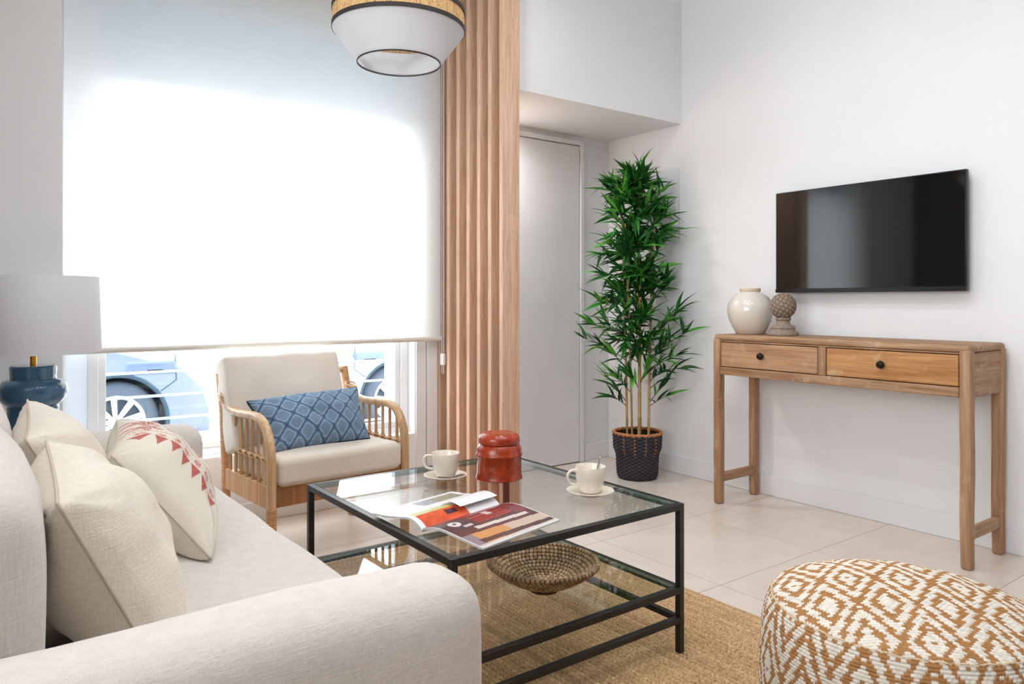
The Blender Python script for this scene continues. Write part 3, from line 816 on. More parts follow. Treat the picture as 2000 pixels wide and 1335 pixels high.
pillow('lumbar_pillow', 'blue patterned lumbar pillow with navy piping on the rattan armchair', (0.925, 3.02, 0.595), (1.425, 3.075, 0.612), (0.975, 2.86, 0.41), 0.175, M['attr_jac'], M['navy'], jac, 230, 130, seed=2.2, wr=0.006, pip_r=0.0045, br_=(1.40, 2.895, 0.415), pinch=0.05)

# ================================================================== SIDE TABLE + LAMP
LX, LY = 0.196, 2.90
stt = thing('side_table', (LX, LY, 0), 'small round side table behind the sofa under the blue lamp', 'side table')
m = MB(); m.lathe([(0, 0.43), (0.16, 0.43), (0.17, 0.437), (0.17, 0.447), (0.165, 0.45), (0, 0.45)], (LX, LY, 0), 40); build('tabletop', m, M['sidetable'], stt)
for k in range(3):
    a = 2 * PI * k / 3 + 0.5
    m = MB(); m.tube([(LX + 0.13 * math.cos(a), LY + 0.13 * math.sin(a), 0.0), (LX + 0.09 * math.cos(a), LY + 0.09 * math.sin(a), 0.432)], 0.012, 10); build('leg', m, M['sidetable'], stt)
lp = thing('table_lamp', (LX, LY, 0.45), 'blue ceramic table lamp with white drum shade beside the window', 'lamp')
m = MB(); m.lathe([(0, 0.4502), (0.075, 0.4502), (0.082, 0.46), (0.086, 0.52), (0.083, 0.575), (0.076, 0.625), (0.072, 0.643), (0.0745, 0.650), (0.072, 0.657), (0.085, 0.668), (0.096, 0.684), (0.1, 0.703), (0.097, 0.722), (0.085, 0.738), (0.067, 0.744), (0.0655, 0.75), (0.067, 0.782), (0.064, 0.788), (0, 0.788)], (LX, LY, 0), 56)
build('ceramic_base', m, M['blue_ceramic'], lp)
m = MB(); m.lathe([(0, 0.788), (0.0095, 0.788), (0.0095, 0.86), (0, 0.86)], (LX, LY, 0), 16); build('stem', m, M['brass'], lp)
m = MB(); m.sphere((LX, LY, 0.93), 0.035, 16, 10, (1, 1, 1.2)); m.lathe([(0.014, 0.86), (0.016, 0.90)], (LX, LY, 0), 16); build('bulb', m, M['bulb'], lp)
m = MB(); m.lathe([(0.197, 0.832), (0.1975, 0.83), (0.198, 0.832), (0.190, 1.078), (0.189, 1.08), (0.188, 1.078), (0.196, 0.834)], (LX, LY, 0), 64); shd = build('shade', m, M['shade'], lp)
m = MB()
for k in range(3):
    a = 2 * PI * k / 3; m.tube([(LX, LY, 0.865), (LX + 0.194 * math.cos(a), LY + 0.194 * math.sin(a), 0.865)], 0.002, 6)
build('spider', m, M['brass'], lp)

# ================================================================== PENDANT
PX, PY = 1.088, 2.045
pd = thing('pendant_lamp', (PX, PY, 1.729), 'white drum pendant with woven band and black trims near the ceiling', 'pendant lamp')
def cone(r0, z0, r1, z1, th=0.002, n=72):
    m = MB(); m.lathe([(r0, z0), (r1, z1), (r1 - th, z1), (r0 - th, z0), (r0, z0)], (PX, PY, 0), n); return m
build('lower_shade', cone(0.127, 1.731, 0.2025, 1.830), M['shade_p'], pd)
build('upper_shade', cone(0.199, 1.888, 0.127, 1.985), M['shade_p'], pd)
na, nh = 420, 16; P = np.zeros((na, nh, 3)); C = np.zeros((na, nh, 3)); rg = random.Random(3)
t1, t2, t3 = np.array(rgb(222, 184, 132)), np.array(rgb(190, 142, 92)), np.array(rgb(150, 100, 62))
for i in range(na):
    a = 2 * PI * i / na; tone = rg.random()
    for j in range(nh):
        r = 0.200 + 0.0012 * (1 if (i // 2 + j) % 2 else 0)
        P[i, j] = (PX + r * math.cos(a), PY + r * math.sin(a), 1.828 + 0.062 * j / (nh - 1))
        q = rg.random(); c = t1 * (1 - tone * 0.6) + t2 * tone * 0.6
        C[i, j] = t3 if (q > 0.93 or (tone > 0.94 and q > 0.4)) else c * (0.85 + 0.25 * q)
m = MB(); m.grid(P, C, wrap_u=True); wbnd = build('woven_band', m, M['attr_raffia'], pd, auto=0)
P2 = P.copy(); P2[:, :, 0] = PX + (P[:, :, 0] - PX) * 0.985; P2[:, :, 1] = PY + (P[:, :, 1] - PY) * 0.985
m = MB(); m.grid(P2, C, wrap_u=True, flip=True); build('band_lining', m, M['attr_raffia'], pd, auto=0)
def ring(r, z0, z1, n=72, th=0.0025): m = MB(); m.lathe([(r, z0), (r + th, z0), (r + th, z1), (r, z1), (r, z0)], (PX, PY, 0), n); return m
build('trim_band', ring(0.2008, 1.8285, 1.8415), M['band_black'], pd)
build('trim_band', ring(0.2008, 1.8825, 1.895), M['band_black'], pd)
build('trim_band', ring(0.1255, 1.7285, 1.7335), M['band_black'], pd)
build('trim_band', ring(0.1255, 1.982, 1.987), M['band_black'], pd)
m = MB(); m.tube([(PX, PY, 1.95), (PX, PY, ZC - 0.02)], 0.003, 8); build('cord', m, M['band_black'], pd)
m = MB(); m.lathe([(0, 1.92), (0.02, 1.92), (0.02, 1.97), (0, 1.97)], (PX, PY, 0), 20); build('socket', m, M['band_black'], pd)
m = MB(); m.sphere((PX, PY, 1.895), 0.028, 16, 10, (1, 1, 1.15)); build('bulb', m, M['bulb'], pd)
m = MB(); m.lathe([(0, ZC - 0.03), (0.05, ZC - 0.03), (0.055, ZC), (0, ZC)], (PX, PY, 0), 32); build('ceiling_rose', m, M['band_black'], pd)
m = MB()
for k in range(3):
    a = 2 * PI * k / 3 + 0.4; m.tube([(PX, PY, 1.983), (PX + 0.126 * math.cos(a), PY + 0.126 * math.sin(a), 1.983)], 0.002, 6)
build('spider', m, M['band_black'], pd)

# ================================================================== RUG
RX0, RX1, RY0, RY1 = 0.56, 2.02, 0.15, 2.74
def make_rug():
    m = MB(); w = 0.0175; n = int(min(RX1 - RX0, RY1 - RY0) / 2 / w); seg = 5; rg = random.Random(8)
    V = []; C = []; F = []; zz = [0.003, 0.0085, 0.0105, 0.0085, 0.003]
    for k in range(n):
        tone = 0.86 + 0.2 * rg.random()
        for s in range(seg):
            d = w * (k + s / (seg - 1) * 0.999)
            rr = [(RX0 + d, RY0 + d), (RX1 - d, RY0 + d), (RX1 - d, RY1 - d), (RX0 + d, RY1 - d)]
            for (x, y) in rr: V.append((x, y, zz[s])); C.append([tone * (0.72 if s in (0, 4) else 1)] * 3)
    tot = n * seg
    for i in range(tot - 1):
        for j in range(4):
            a, b = i * 4 + j, i * 4 + (j + 1) % 4; F.append((a, b, b + 4, a + 4))
    F.append(tuple((tot - 1) * 4 + j for j in range(4)))
    o = len(V); d = 0
    for (x, y) in [(RX0, RY0), (RX1, RY0), (RX1, RY1), (RX0, RY1)]: V.append((x, y, 0.0005)); C.append([0.7] * 3)
    for j in range(4): F.append((o + j, o + (j + 1) % 4, (j + 1) % 4, j))
    m.add(V, F, C); return m
tag(build('jute_rug', make_rug(), M['rug'], smooth=True, auto=0), 'rectangular natural jute rug under the glass coffee table', 'rug')
RZ = 0.0107

# ================================================================== COFFEE TABLE
TX0, TX1, TY0, TY1 = 0.868, 1.640, 1.390, 2.236; TZ = 0.43; bw = 0.018
ct = thing('coffee_table', ((TX0 + TX1) / 2, (TY0 + TY1) / 2, 0), 'square two-tier glass coffee table with a thin black metal frame', 'coffee table')
for x in (TX0, TX1 - bw):
    for y in (TY0, TY1 - bw): bx('leg', x, x + bw, y, y + bw, RZ, TZ - 0.0005, M['black'], ct, bevel=0.0012)
def barset(z0, z1, ins=0.0, name='frame_bar'):
    bx(name, TX0 + bw, TX1 - bw, TY0 + ins, TY0 + bw - ins, z0, z1, M['black'], ct, bevel=0.001)
    bx(name, TX0 + bw, TX1 - bw, TY1 - bw + ins, TY1 - ins, z0, z1, M['black'], ct, bevel=0.001)
    bx(name, TX0 + ins, TX0 + bw - ins, TY0 + bw, TY1 - bw, z0, z1, M['black'], ct, bevel=0.001)
    bx(name, TX1 - bw + ins, TX1 - ins, TY0 + bw, TY1 - bw, z0, z1, M['black'], ct, bevel=0.001)
barset(TZ - 0.018, TZ); barset(0.178, 0.196, name='shelf_bar'); barset(0.095, 0.112, 0.0005, name='stretcher')
def pane(name, x0, x1, y0, y1, z0, z1):
    m = MB(); m.box(x0, x1, y0, y1, z0, z1)
    o = build(name, m, [M['glass'], M['gedge']], ct, smooth=False)
    for p in o.data.polygons: p.material_index = 0 if abs(p.normal.z) > 0.5 else 1
    return o
pane('glass_top', TX0 + bw + 0.001, TX1 - bw - 0.001, TY0 + bw + 0.001, TY1 - bw - 0.001, TZ - 0.008, TZ)
pane('glass_shelf', TX0 + bw + 0.001, TX1 - bw - 0.001, TY0 + bw + 0.001, TY1 - bw - 0.001, 0.188, 0.196)
GZ = TZ + 0.0004

# ------------------------------------------------------------------ cups, saucers, spoons
def saucer(x, y, label):
    m = MB(); m.lathe([(0, 0.0), (0.034, 0.0), (0.036, 0.004), (0.052, 0.008), (0.069, 0.0135), (0.0695, 0.0155), (0.067, 0.016), (0.05, 0.011), (0.034, 0.0085), (0, 0.008)], (x, y, GZ), 56)
    return tag(build('saucer', m, M['ceramic'], auto=60), label, 'saucer')
def cup(x, y, ang, label):
    z = GZ + 0.0088
    root = thing('coffee_cup', (x, y, z), label, 'cup')
    m = MB(); m.lathe([(0, 0.0), (0.027, 0.0), (0.031, 0.003), (0.038, 0.02), (0.0425, 0.045), (0.0455, 0.073), (0.0448, 0.0755), (0.0432, 0.073), (0.0405, 0.045), (0.036, 0.02), (0.03, 0.007), (0, 0.006)], (x, y, z), 48)
    build('bowl', m, M['ceramic'], root, auto=60)
    c, s = math.cos(ang), math.sin(ang)
    pts = bez([(x + c * r, y + s * r, z + h) for r, h in ((0.0445, 0.066), (0.058, 0.0665), (0.069, 0.058), (0.0705, 0.044), (0.063, 0.030), (0.050, 0.025), (0.040, 0.024))], 6)
    m = MB(); m.tube(pts, 0.0042, 10); build('handle', m, M['ceramic'], root)
    return root
def spoon(pts_, label, bowl, up=(0, 0, 1)):
    m = MB(); pts = bez(pts_, 6); m.tube(pts, [0.0022 + 0.0016 * abs(i / len(pts) - 0.6) for i in range(len(pts))], 8)
    e = Vector(pts_[-1]); d = (Vector(pts_[-1]) - Vector(pts_[-2])).normalized()
    rot = d.to_track_quat('X', 'Z').to_matrix().to_4x4()
    b = MB(); b.sphere((0, 0, 0), 0.012, 14, 8, (1.45, 1.0, 0.28)); b.xf(Matrix.Translation(e + d * 0.012) @ rot)
    m.add(b.v[0], b.f)
    return tag(build('spoon', m, M['steel']), label, 'spoon')
c1 = (1.248, 2.033); c2 = (1.487, 1.613)
saucer(*c1, 'cream saucer with a spoon on it beside the terracotta jar')
cup(*c1, math.radians(143), 'cream coffee cup with its handle towards the armchair')
spoon([(c1[0] - 0.05, c1[1] - 0.035, GZ + 0.0185), (c1[0] - 0.01, c1[1] - 0.046, GZ + 0.0145), (c1[0] + 0.022, c1[1] - 0.040, GZ + 0.0145)], 'steel teaspoon lying on the saucer nearest the armchair', None)
saucer(*c2, 'cream saucer at the right corner of the coffee table')
cup(*c2, math.radians(160), 'cream coffee cup with a teaspoon standing in it')
spoon([(c2[0] + 0.052, c2[1] + 0.012, GZ + 0.103), (c2[0] + 0.046, c2[1] + 0.008, GZ + 0.100), (c2[0] + 0.034, c2[1] + 0.003, GZ + 0.078), (c2[0] + 0.020, c2[1] + 0.000, GZ + 0.050)], 'steel teaspoon leaning inside the right-hand coffee cup', None)

# ------------------------------------------------------------------ terracotta jar
jx, jy = 1.396, 1.945
jr = thing('ginger_jar', (jx, jy, GZ), 'glossy red terracotta lidded jar on the glass table', 'jar')
m = MB(); m.lathe([(0, 0), (0.072, 0), (0.0755, 0.002), (0.0745, 0.008), (0.0715, 0.016), (0.0715, 0.072), (0.0755, 0.0765), (0.0755, 0.080), (0.0725, 0.083), (0.0725, 0.094), (0.0675, 0.106), (0.0635, 0.110), (0.062, 0.112), (0, 0.112)], (jx, jy, GZ), 64); build('body', m, M['jar'], jr, auto=50)
m = MB(); m.lathe([(0.058, 0.112), (0.0655, 0.1135), (0.067, 0.119), (0.0665, 0.131), (0.062, 0.139), (0.05, 0.145), (0.047, 0.1435), (0.03, 0.147), (0, 0.148)], (jx, jy, GZ), 64); build('lid', m, M['jar'], jr, auto=50)

# ------------------------------------------------------------------ magazine
mg = thing('magazine', (1.05, 1.62, GZ), 'open glossy interiors magazine lying on the glass table', 'magazine')
sp0 = Vector((0.915, 1.600, 0)); sp1 = Vector((1.200, 1.665, 0)); Ls = (sp1 - sp0).length
ex = (sp1 - sp0).normalized(); ey = Vector((ex.y, -ex.x, 0))       # ey: towards the near page
def prof_near(t, L=0.205):   # arc from spine: rises then settles on the table
    x = t * L; return x, 0.004 + 0.020 * math.sin(min(1, t * 2.4) * PI / 2) * (1 - t) ** 1.1 + 0.0045 * (1 - t)
def prof_far(t, L=0.195):
    x = t * L; return x, 0.004 + 0.032 * math.sin(min(1, t * 3.2) * PI / 2) * (1 - t) ** 0.8 * (1 - 0.15 * math.sin(t * PI)) + 0.006 * max(0, t - 0.75) * 4
cw = lambda r, g, b: np.array(rgb(r, g, b))
def inr(s, t, a, b, c, d): return a <= s <= b and c <= t <= d
def near_print(s, t):
    # s along the spine 0..1, t from the spine 0..1 : a dark red room with a cream floor band
    if s < 0.015 or s > 0.985 or t > 0.975: return cw(226, 224, 224)
    c = cw(98, 58, 58) * (1 + 0.25 * nz(s * 8, t * 6))
    if inr(s, t, 0.0, 0.34, 0.0, 0.50):
        c = cw(84, 56, 66) * (1 + 0.3 * nz(s * 20, t * 20))
        if 0.03 < math.hypot((s - 0.17) * 1.4, t - 0.30) < 0.085 and t > 0.22: c = cw(226, 220, 224)
        if inr(s, t, 0.20, 0.30, 0.40, 0.45): c = cw(200, 190, 190)
    if inr(s, t, 0.36, 0.80, 0.04, 0.44):
        c = cw(148, 40, 44)
        if int(t * 48) % 4 == 0: c = cw(196, 86, 84)
        if inr(s, t, 0.36, 0.80, 0.20, 0.24) or inr(s, t, 0.36, 0.8, 0.32, 0.345): c = cw(96, 26, 32)
        if inr(s, t, 0.56, 0.64, 0.18, 0.32): c = cw(214, 196, 192)
    if inr(s, t, 0.82, 1, 0, 0.5): c = cw(128, 62, 66)
    lim = 0.56 + 0.05 * s
    if inr(s, t, 0.26, 0.90, lim - 0.07, lim): c = cw(222, 208, 200)
    if t > lim + 0.07 and s > 0.12: c = cw(214, 150, 92) if s < 0.5 else cw(206, 182, 164)
    if t > lim + 0.07 and s <= 0.12: c = cw(150, 130, 140)
    if inr(s, t, 0.1, 1, 0.80 + 0.05 * s, 0.90 + 0.03 * s): c = cw(92, 60, 58)
    if t > 0.93: c = cw(216, 206, 202)
    return np.clip(c, 0, 1)
def far_print(s, t):
    if s < 0.02 or s > 0.98 or t > 0.965: return cw(238, 238, 240)
    if inr(s, t, 0.06, 0.60, 0.02, 0.24):
        return cw(222, 92, 52) * (1 + 0.3 * nz(s * 14, t * 14)) if not inr(s, t, 0.36, 0.5, 0.10, 0.18) else cw(70, 40, 50)
    if inr(s, t, 0.06, 0.58, 0.24, 0.40): return cw(204, 200, 128) * (1 + 0.12 * nz(s * 20, t * 20))
    if inr(s, t, 0.42, 0.94, 0.62, 0.90): return (cw(150, 142, 120) if s > 0.62 else cw(158, 156, 166)) * (1 + 0.25 * nz(s * 18, t * 18))
    return cw(238, 238, 241)
def page(prof, sgn, fn, ns=110, nt=90, lift=0.0, shrink=1.0):
    m = MB(); P = np.zeros((ns, nt, 3)); C = np.zeros((ns, nt, 3))
    for i in range(ns):
        s = i / (ns - 1)
        for j in range(nt):
            t = j / (nt - 1); x, h = prof(t)
            q = sp0 + ex * (s * Ls) + ey * (sgn * x * shrink); P[i, j] = (q.x, q.y, GZ + h + lift); C[i, j] = fn(s, t)
    m.grid(P, C, flip=(sgn > 0)); return m
build('page', page(prof_near, 1, near_print, lift=0.0005), M['attr_print'], mg, auto=0)
build('page', page(prof_far, -1, far_print, lift=0.0005), M['attr_print'], mg, auto=0)
def block(prof, sgn):
    """body of pages under the open sheet, following the same curve down to the table"""
    m = MB(); nt = 24; P = []
    sec = [(prof(j / (nt - 1))[0], prof(j / (nt - 1))[1]) for j in range(nt)]
    low = [(x, max(0.0003, h - 0.0046)) for x, h in sec]
    loop = sec + low[::-1]; n = len(loop); V = []
    for s in (0.0, 1.0):
        for x, h in loop:
            q = sp0 + ex * (s * Ls) + ey * (sgn * x); V.append((q.x, q.y, GZ + h))
    F = [(i, (i + 1) % n, n + (i + 1) % n, n + i) for i in range(n)]
    for b in (0, n):
        for j in range(nt - 1): F.append((b + j, b + j + 1, b + n - 2 - j, b + n - 1 - j))
    m.add(V, F); return m
build('page_block', block(prof_near, 1), M['paper'], mg, smooth=False)
build('page_block', block(prof_far, -1), M['paper'], mg, smooth=False)
# curled loose sheet standing at the spine
def prof_curl(t):
    x = 0.105 * math.sin(t * 2.1) ; return x, 0.026 + 0.020 * math.sin(t * PI * 0.9)
m = MB(); P = np.zeros((30, 30, 3)); C = np.zeros((30, 30, 3))
for i in range(30):
    s = 0.50 + 0.5 * i / 29
    for j in range(30):
        t = j / 29; x, h = 0.012 + 0.075 * t, 0.030 + 0.012 * math.sin(t * PI * 0.8) - 0.010 * t
        q = sp0 + ex * (s * Ls) - ey * x; P[i, j] = (q.x, q.y, GZ + h); C[i, j] = cw(240, 240, 242)
m.grid(P, C); build('loose_page', m, M['attr_print'], mg, auto=0)

# ------------------------------------------------------------------ coiled bowl
bxx, byy, bz = 1.302, 1.600, 0.1964
def coil_bowl():
    m = MB(); pts = []; wr = 0.0058
    prof = [(0.004, 0.019), (0.035, 0.0195), (0.065, 0.026), (0.095, 0.040), (0.125, 0.058), (0.158, 0.085)]
    acc = [0]
    for a, b in zip(prof, prof[1:]): acc.append(acc[-1] + math.hypot(b[0] - a[0], b[1] - a[1]))
    pitch = 0.0125; wr = 0.0067; bead = 0.0125; ang = 0.0; s = 0.0; T = []
    while s < acc[-1]:
        r = np.interp(s, acc, [p[0] for p in prof]); z = np.interp(s, acc, [p[1] for p in prof])
        T.append((ang, r, z)); da = (bead / 5) / max(r, 0.012); ang += da; s += pitch * da / (2 * PI)
    nn = len(T); K = 8; P = np.zeros((nn, K, 3)); C = np.zeros((nn, K, 3)); rg = random.Random(5); tone = 1
    hi, lo, dk = cw(214, 184, 146), cw(160, 126, 92), cw(38, 26, 18)
    for i, (a, r, z) in enumerate(T):
        ph = i % 5
        if ph == 0: tone = rg.random()
        rad = wr * (0.62 if ph == 0 else (1.0 if ph in (2, 3) else 0.93))
        patch = 0.5 + 0.5 * math.sin(a * 1.0 + r * 40)
        for j in range(K):
            b = 2 * PI * j / K
            P[i, j] = (bxx + (r + rad * math.cos(b)) * math.cos(a), byy + (r + rad * math.cos(b)) * math.sin(a), bz + z + rad * math.sin(b))
            C[i, j] = dk if ph == 0 else (hi * tone + lo * (1 - tone)) * (0.72 + 0.4 * patch)
    m.grid(P, C, wrap_v=True, flip=False); return m
bo = thing('woven_bowl', (bxx, byy, bz), 'coiled seagrass bowl on the lower glass shelf', 'bowl')
build('coil', coil_bowl(), M['attr_coil'], bo, auto=0)
m = MB()
for q in range(2):
    m.tube([(bxx + 0.036 * math.cos(a), byy + 0.036 * math.sin(a), bz + 0.006 + 0.0075 * q) for a in np.linspace(0, 2 * PI, 60, endpoint=False)], [0.0055 * (0.75 + 0.25 * (k % 2)) for k in range(60)], 8, closed=True)
build('foot_ring', m, plain('seagrass_foot', rgb(96, 70, 46), 0.8, var=0.3, vscale=90), bo)

# ================================================================== POUF
pc = (1.535, 0.735); pr = 0.262; ph_ = 0.375
white_y, tan_y = cw(238, 229, 216), cw(182, 132, 84)
def diam(x, y, px, py):
    """nested diamonds"""
    a = abs(((x / px) % 1) - 0.5) * 2; b = abs(((y / py) % 1) - 0.5) * 2
    d = a + b                     # 0 centre .. 2 corner ; lattice where d==1
    if d > 1: d = 2 - d
    q = 1 - d                     # 0 on lattice line, 1 in the diamond centre
    if q < 0.12: return True
    if 0.40 < q < 0.64: return True
    if q > 0.95: return True
    return False
def pouf():
    top = MB(); n = 640; nr = 170
    P = np.zeros((n, nr, 3)); C = np.zeros((n, nr, 3)); st = 0.0062
    for i in range(n):
        a = 2 * PI * i / n; ca, sa = math.cos(a), math.sin(a)
        for j in range(nr):
            t = j / (nr - 1); s = t * 1.0
            r = (pr - 0.012) * t
            # dome
            rr = r; z = ph_ + 0.048 * (1 - t ** 2.2)
            x, y = rr * ca, rr * sa
            # stitches: rows across the local u direction
            u = (x * math.cos(-0.89) + y * math.sin(-0.89)); v = (-x * math.sin(-0.89) + y * math.cos(-0.89))
            row = math.floor(v / st); off = 0.5 * (row % 2); colm = math.floor(u / (st * 1.6) + off)
            fu = (u / (st * 1.6) + off) % 1; fv = (v / st) % 1
            h = 0.0032 * math.sin(PI * fv) ** 0.6 * (0.55 + 0.45 * math.sin(PI * fu))
            ispat = diam((colm + 0.5 - off) * st * 1.6, (row + 0.5) * st, 0.104, 0.215)
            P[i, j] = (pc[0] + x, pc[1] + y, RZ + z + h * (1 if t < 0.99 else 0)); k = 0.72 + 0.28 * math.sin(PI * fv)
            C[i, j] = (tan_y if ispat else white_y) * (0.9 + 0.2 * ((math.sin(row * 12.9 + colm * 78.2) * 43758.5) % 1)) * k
    top.grid(P, C, wrap_u=True)
    side = MB(); n = 760; nh = 200; P = np.zeros((n, nh, 3)); C = np.zeros((n, nh, 3))
    per = 2 * PI * pr / 15; stw = 2 * PI * pr / 180
    for i in range(n):
        a = 2 * PI * i / n; ca, sa = math.cos(a), math.sin(a); u = a * pr
        for j in range(nh):
            t = j / (nh - 1); z = ph_ * t
            prof = pr * (1 + 0.05 * math.sin(PI * t) ** 0.7) - 0.03 * max(0, 0.12 - t) / 0.12
            if t > 0.80: prof -= 0.012 * ((t - 0.80) / 0.20) ** 2
            row = math.floor(z / st); off = 0.5 * (row % 2); colm = math.floor(u / stw + off); fu = (u / stw + off) % 1; fv = (z / st) % 1
            h = 0.0036 * math.sin(PI * fv) ** 0.6 * (0.55 + 0.45 * math.sin(PI * fu))
            ispat = diam((colm + 0.5 - off) * stw, (row + 0.5) * st, per, 0.25)
            r = prof + h
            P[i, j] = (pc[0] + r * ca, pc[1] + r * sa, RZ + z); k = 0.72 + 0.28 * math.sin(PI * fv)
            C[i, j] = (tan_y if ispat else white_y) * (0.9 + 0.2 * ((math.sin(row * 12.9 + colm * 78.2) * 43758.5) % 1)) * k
    side.grid(P, C, wrap_u=True)
    return top, side
pt, ps = pouf()
pf = thing('knitted_pouf', (pc[0], pc[1], RZ), 'round knitted pouf with tan and white diamonds on the rug edge', 'pouf')
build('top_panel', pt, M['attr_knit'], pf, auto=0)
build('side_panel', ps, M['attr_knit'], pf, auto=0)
m = MB(); m.tube([(pc[0] + (pr - 0.0105) * math.cos(a), pc[1] + (pr - 0.0105) * math.sin(a), RZ + ph_ - 0.001 + 0.0015 * math.sin(40 * a)) for a in np.linspace(0, 2 * PI, 200, endpoint=False)], 0.0022, 6, closed=True)
build('seam', m, fabric('pouf_seam_yarn', rgb(214, 190, 160), 300, 0.2, 0.4), pf)
m = MB(); m.lathe([(0, 0.0), (pr * 0.9, 0.0), (pr * 0.9, 0.004), (0, 0.004)], (pc[0], pc[1], RZ), 48); build('bottom_panel', m, M['piping'], pf)

# ================================================================== CONSOLE
KX0, KX1, KY0, KY1, KH = 2.995, 3.322, 1.188, 2.358, 0.835
co = thing('console_table', (3.16, 1.77, 0), 'weathered wooden console table with two drawers under the television', 'console table')
lw = 0.042
m = MB(); m.rbox((KX0 + 0.002, KY0 + 0.002, KH - 0.030), (KX1 - 0.002, KY1 - 0.002, KH), 0.014, 6); build('tabletop', m, M['cw_y'], co)
rl_ = random.Random(2)
for x in (KX0, KX1 - lw):
    for y in (KY0, KY1 - lw):
        m = MB()
        def wob(P, U, s=x * 7 + y * 3):
            Q = P.copy()
            for i in range(len(P)):
                f = 0.0022 * nz(s, P[i][2] * 5); Q[i][0] += f; Q[i][1] += 0.0022 * nz(s + 9, P[i][2] * 5)
                tp = 1 - 0.10 * max(0, (0.25 - (P[i][2] + KH / 2))) / 0.25; Q[i][0] *= tp; Q[i][1] *= tp
            return Q
        m.rbox((x, y, 0), (x + lw, y + lw, KH - 0.02), 0.009, 12, wob); build('leg', m, M['cw_z'], co)
bx('side_panel', KX0 + lw, KX1 - lw, KY0 + 0.006, KY0 + 0.026, 0.640, KH - 0.03, M['cw_x'], co, bevel=0.002)
bx('side_panel', KX0 + lw, KX1 - lw, KY1 - 0.026, KY1 - 0.006, 0.640, KH - 0.03, M['cw_x'], co, bevel=0.002)
bx('back_panel', KX1 - 0.03, KX1 - 0.01, KY0 + lw, KY1 - lw, 0.640, KH - 0.03, M['cw_y'], co)
bx('bottom_panel', KX0 + 0.012, KX1 - 0.03, KY0 + 0.026, KY1 - 0.026, 0.643, 0.655, M['cw_y'], co)
bx('front_rail', KX0 + 0.002, KX0 + 0.03, KY0 + lw, KY1 - lw, 0.638, 0.676, M['cw_y'], co, bevel=0.004)
bx('front_rail', KX0 + 0.002, KX0 + 0.03, KY0 + lw, KY1 - lw, 0.800, KH - 0.030, M['cw_y'], co, bevel=0.002)
bx('centre_stile', KX0 + 0.003, KX0 + 0.03, 1.763, 1.800, 0.676, 0.800, M['cw_z'], co, bevel=0.003)
for (a, b, mt) in ((1.803, KY1 - lw - 0.003, 'cw_drawer_a'), (KY0 + lw + 0.003, 1.760, 'cw_drawer_b')):
    m = MB(); m.rbox((KX0 + 0.005, a, 0.679), (KX0 + 0.30, b, 0.797), 0.004, 4); d = build('drawer', m, M[mt], co)
    yc = (a + b) / 2 + 0.02; zc = 0.742; m = MB()
    pr_ = [(0.007, 0.006), (0.007, -0.008), (0.013, -0.012), (0.0165, -0.020), (0.014, -0.028), (0.007, -0.032), (0.0005, -0.033)]
    P = np.zeros((20, len(pr_), 3))
    for i in range(20):
        t = 2 * PI * i / 20
        for j, (r, h) in enumerate(pr_): P[i, j] = (KX0 + 0.005 + h, yc + r * math.cos(t), zc + r * math.sin(t))
    m.grid(P, wrap_u=True, flip=True); build('knob', m, M['knob'], d)
for y in (KY0 + 0.008, KY1 - lw + 0.008):
    m = MB(); m.rbox((KX0 + lw - 0.004, y, 0.105), (KX1 - lw + 0.004, y + 0.026, 0.150), 0.007, 6); build('stretcher', m, M['cw_x'], co)

# vase
vx, vy = 3.15, 2.252
va = thing('ceramic_vase', (vx, vy, KH), 'round ivory glazed vase on the console table', 'vase')
m = MB(); m.lathe([(0, 0.0), (0.062, 0.0), (0.068, 0.003), (0.085, 0.032), (0.101, 0.066), (0.1105, 0.105), (0.111, 0.128), (0.105, 0.155), (0.088, 0.182), (0.064, 0.200), (0.050, 0.206), (0.046, 0.209)], (vx, vy, KH + 0.0005), 64); build('body', m, M['vase'], va)
m = MB(); m.lathe([(0.046, 0.208), (0.049, 0.211), (0.0505, 0.222), (0.049, 0.226), (0.043, 0.226), (0.041, 0.215), (0.039, 0.19), (0.0, 0.15)], (vx, vy, KH + 0.0005), 48); build('rim', m, M['vase_rim'], va)
# finial
fx, fy = 3.145, 2.065
fi = thing('stone_finial', (fx, fy, KH), 'grey stone pine cone finial next to the ivory vase', 'ornament')
m = MB(); m.lathe([(0, 0), (0.068, 0), (0.071, 0.006), (0.069, 0.014), (0.056, 0.022), (0.053, 0.030), (0.056, 0.036), (0.05, 0.044), (0.036, 0.052), (0.030, 0.062), (0.030, 0.070), (0.036, 0.076), (0.034, 0.084), (0, 0.086)], (fx, fy, KH + 0.0005), 40); build('pedestal', m, M['stone'], fi)
N_ = 110; fib = []
for k in range(N_):
    zz = 1 - 2 * (k + 0.5) / N_; a = PI * (3 - math.sqrt(5)) * k; rr = math.sqrt(1 - zz * zz); fib.append((rr * math.cos(a), rr * math.sin(a), zz))
fib = np.array(fib); nn, mm = 96, 60; th = np.linspace(0.01, PI - 0.01, mm); aa = np.linspace(0, 2 * PI, nn, endpoint=False)
D = np.stack([np.cos(aa)[:, None] * np.sin(th), np.sin(aa)[:, None] * np.sin(th), np.repeat(-np.cos(th)[None], nn, 0)], -1)
dots = np.einsum('ijk,lk->ijl', D, fib); so_ = np.sort(dots, -1); edge = np.clip((so_[..., -1] - so_[..., -2]) / 0.03, 0, 1)
R_ = 0.0555 * (1 + 0.085 * edge ** 0.6)
P = D * R_[..., None] * np.array([1, 1, 1.06]) + np.array([fx, fy, KH + 0.140])
C = np.array(rgb(158, 140, 124))[None, None] * (0.45 + 0.6 * edge[..., None])
m = MB(); m.grid(P, C, wrap_u=True); build('pine_cone', m, M['attr_pine'], fi, auto=0)

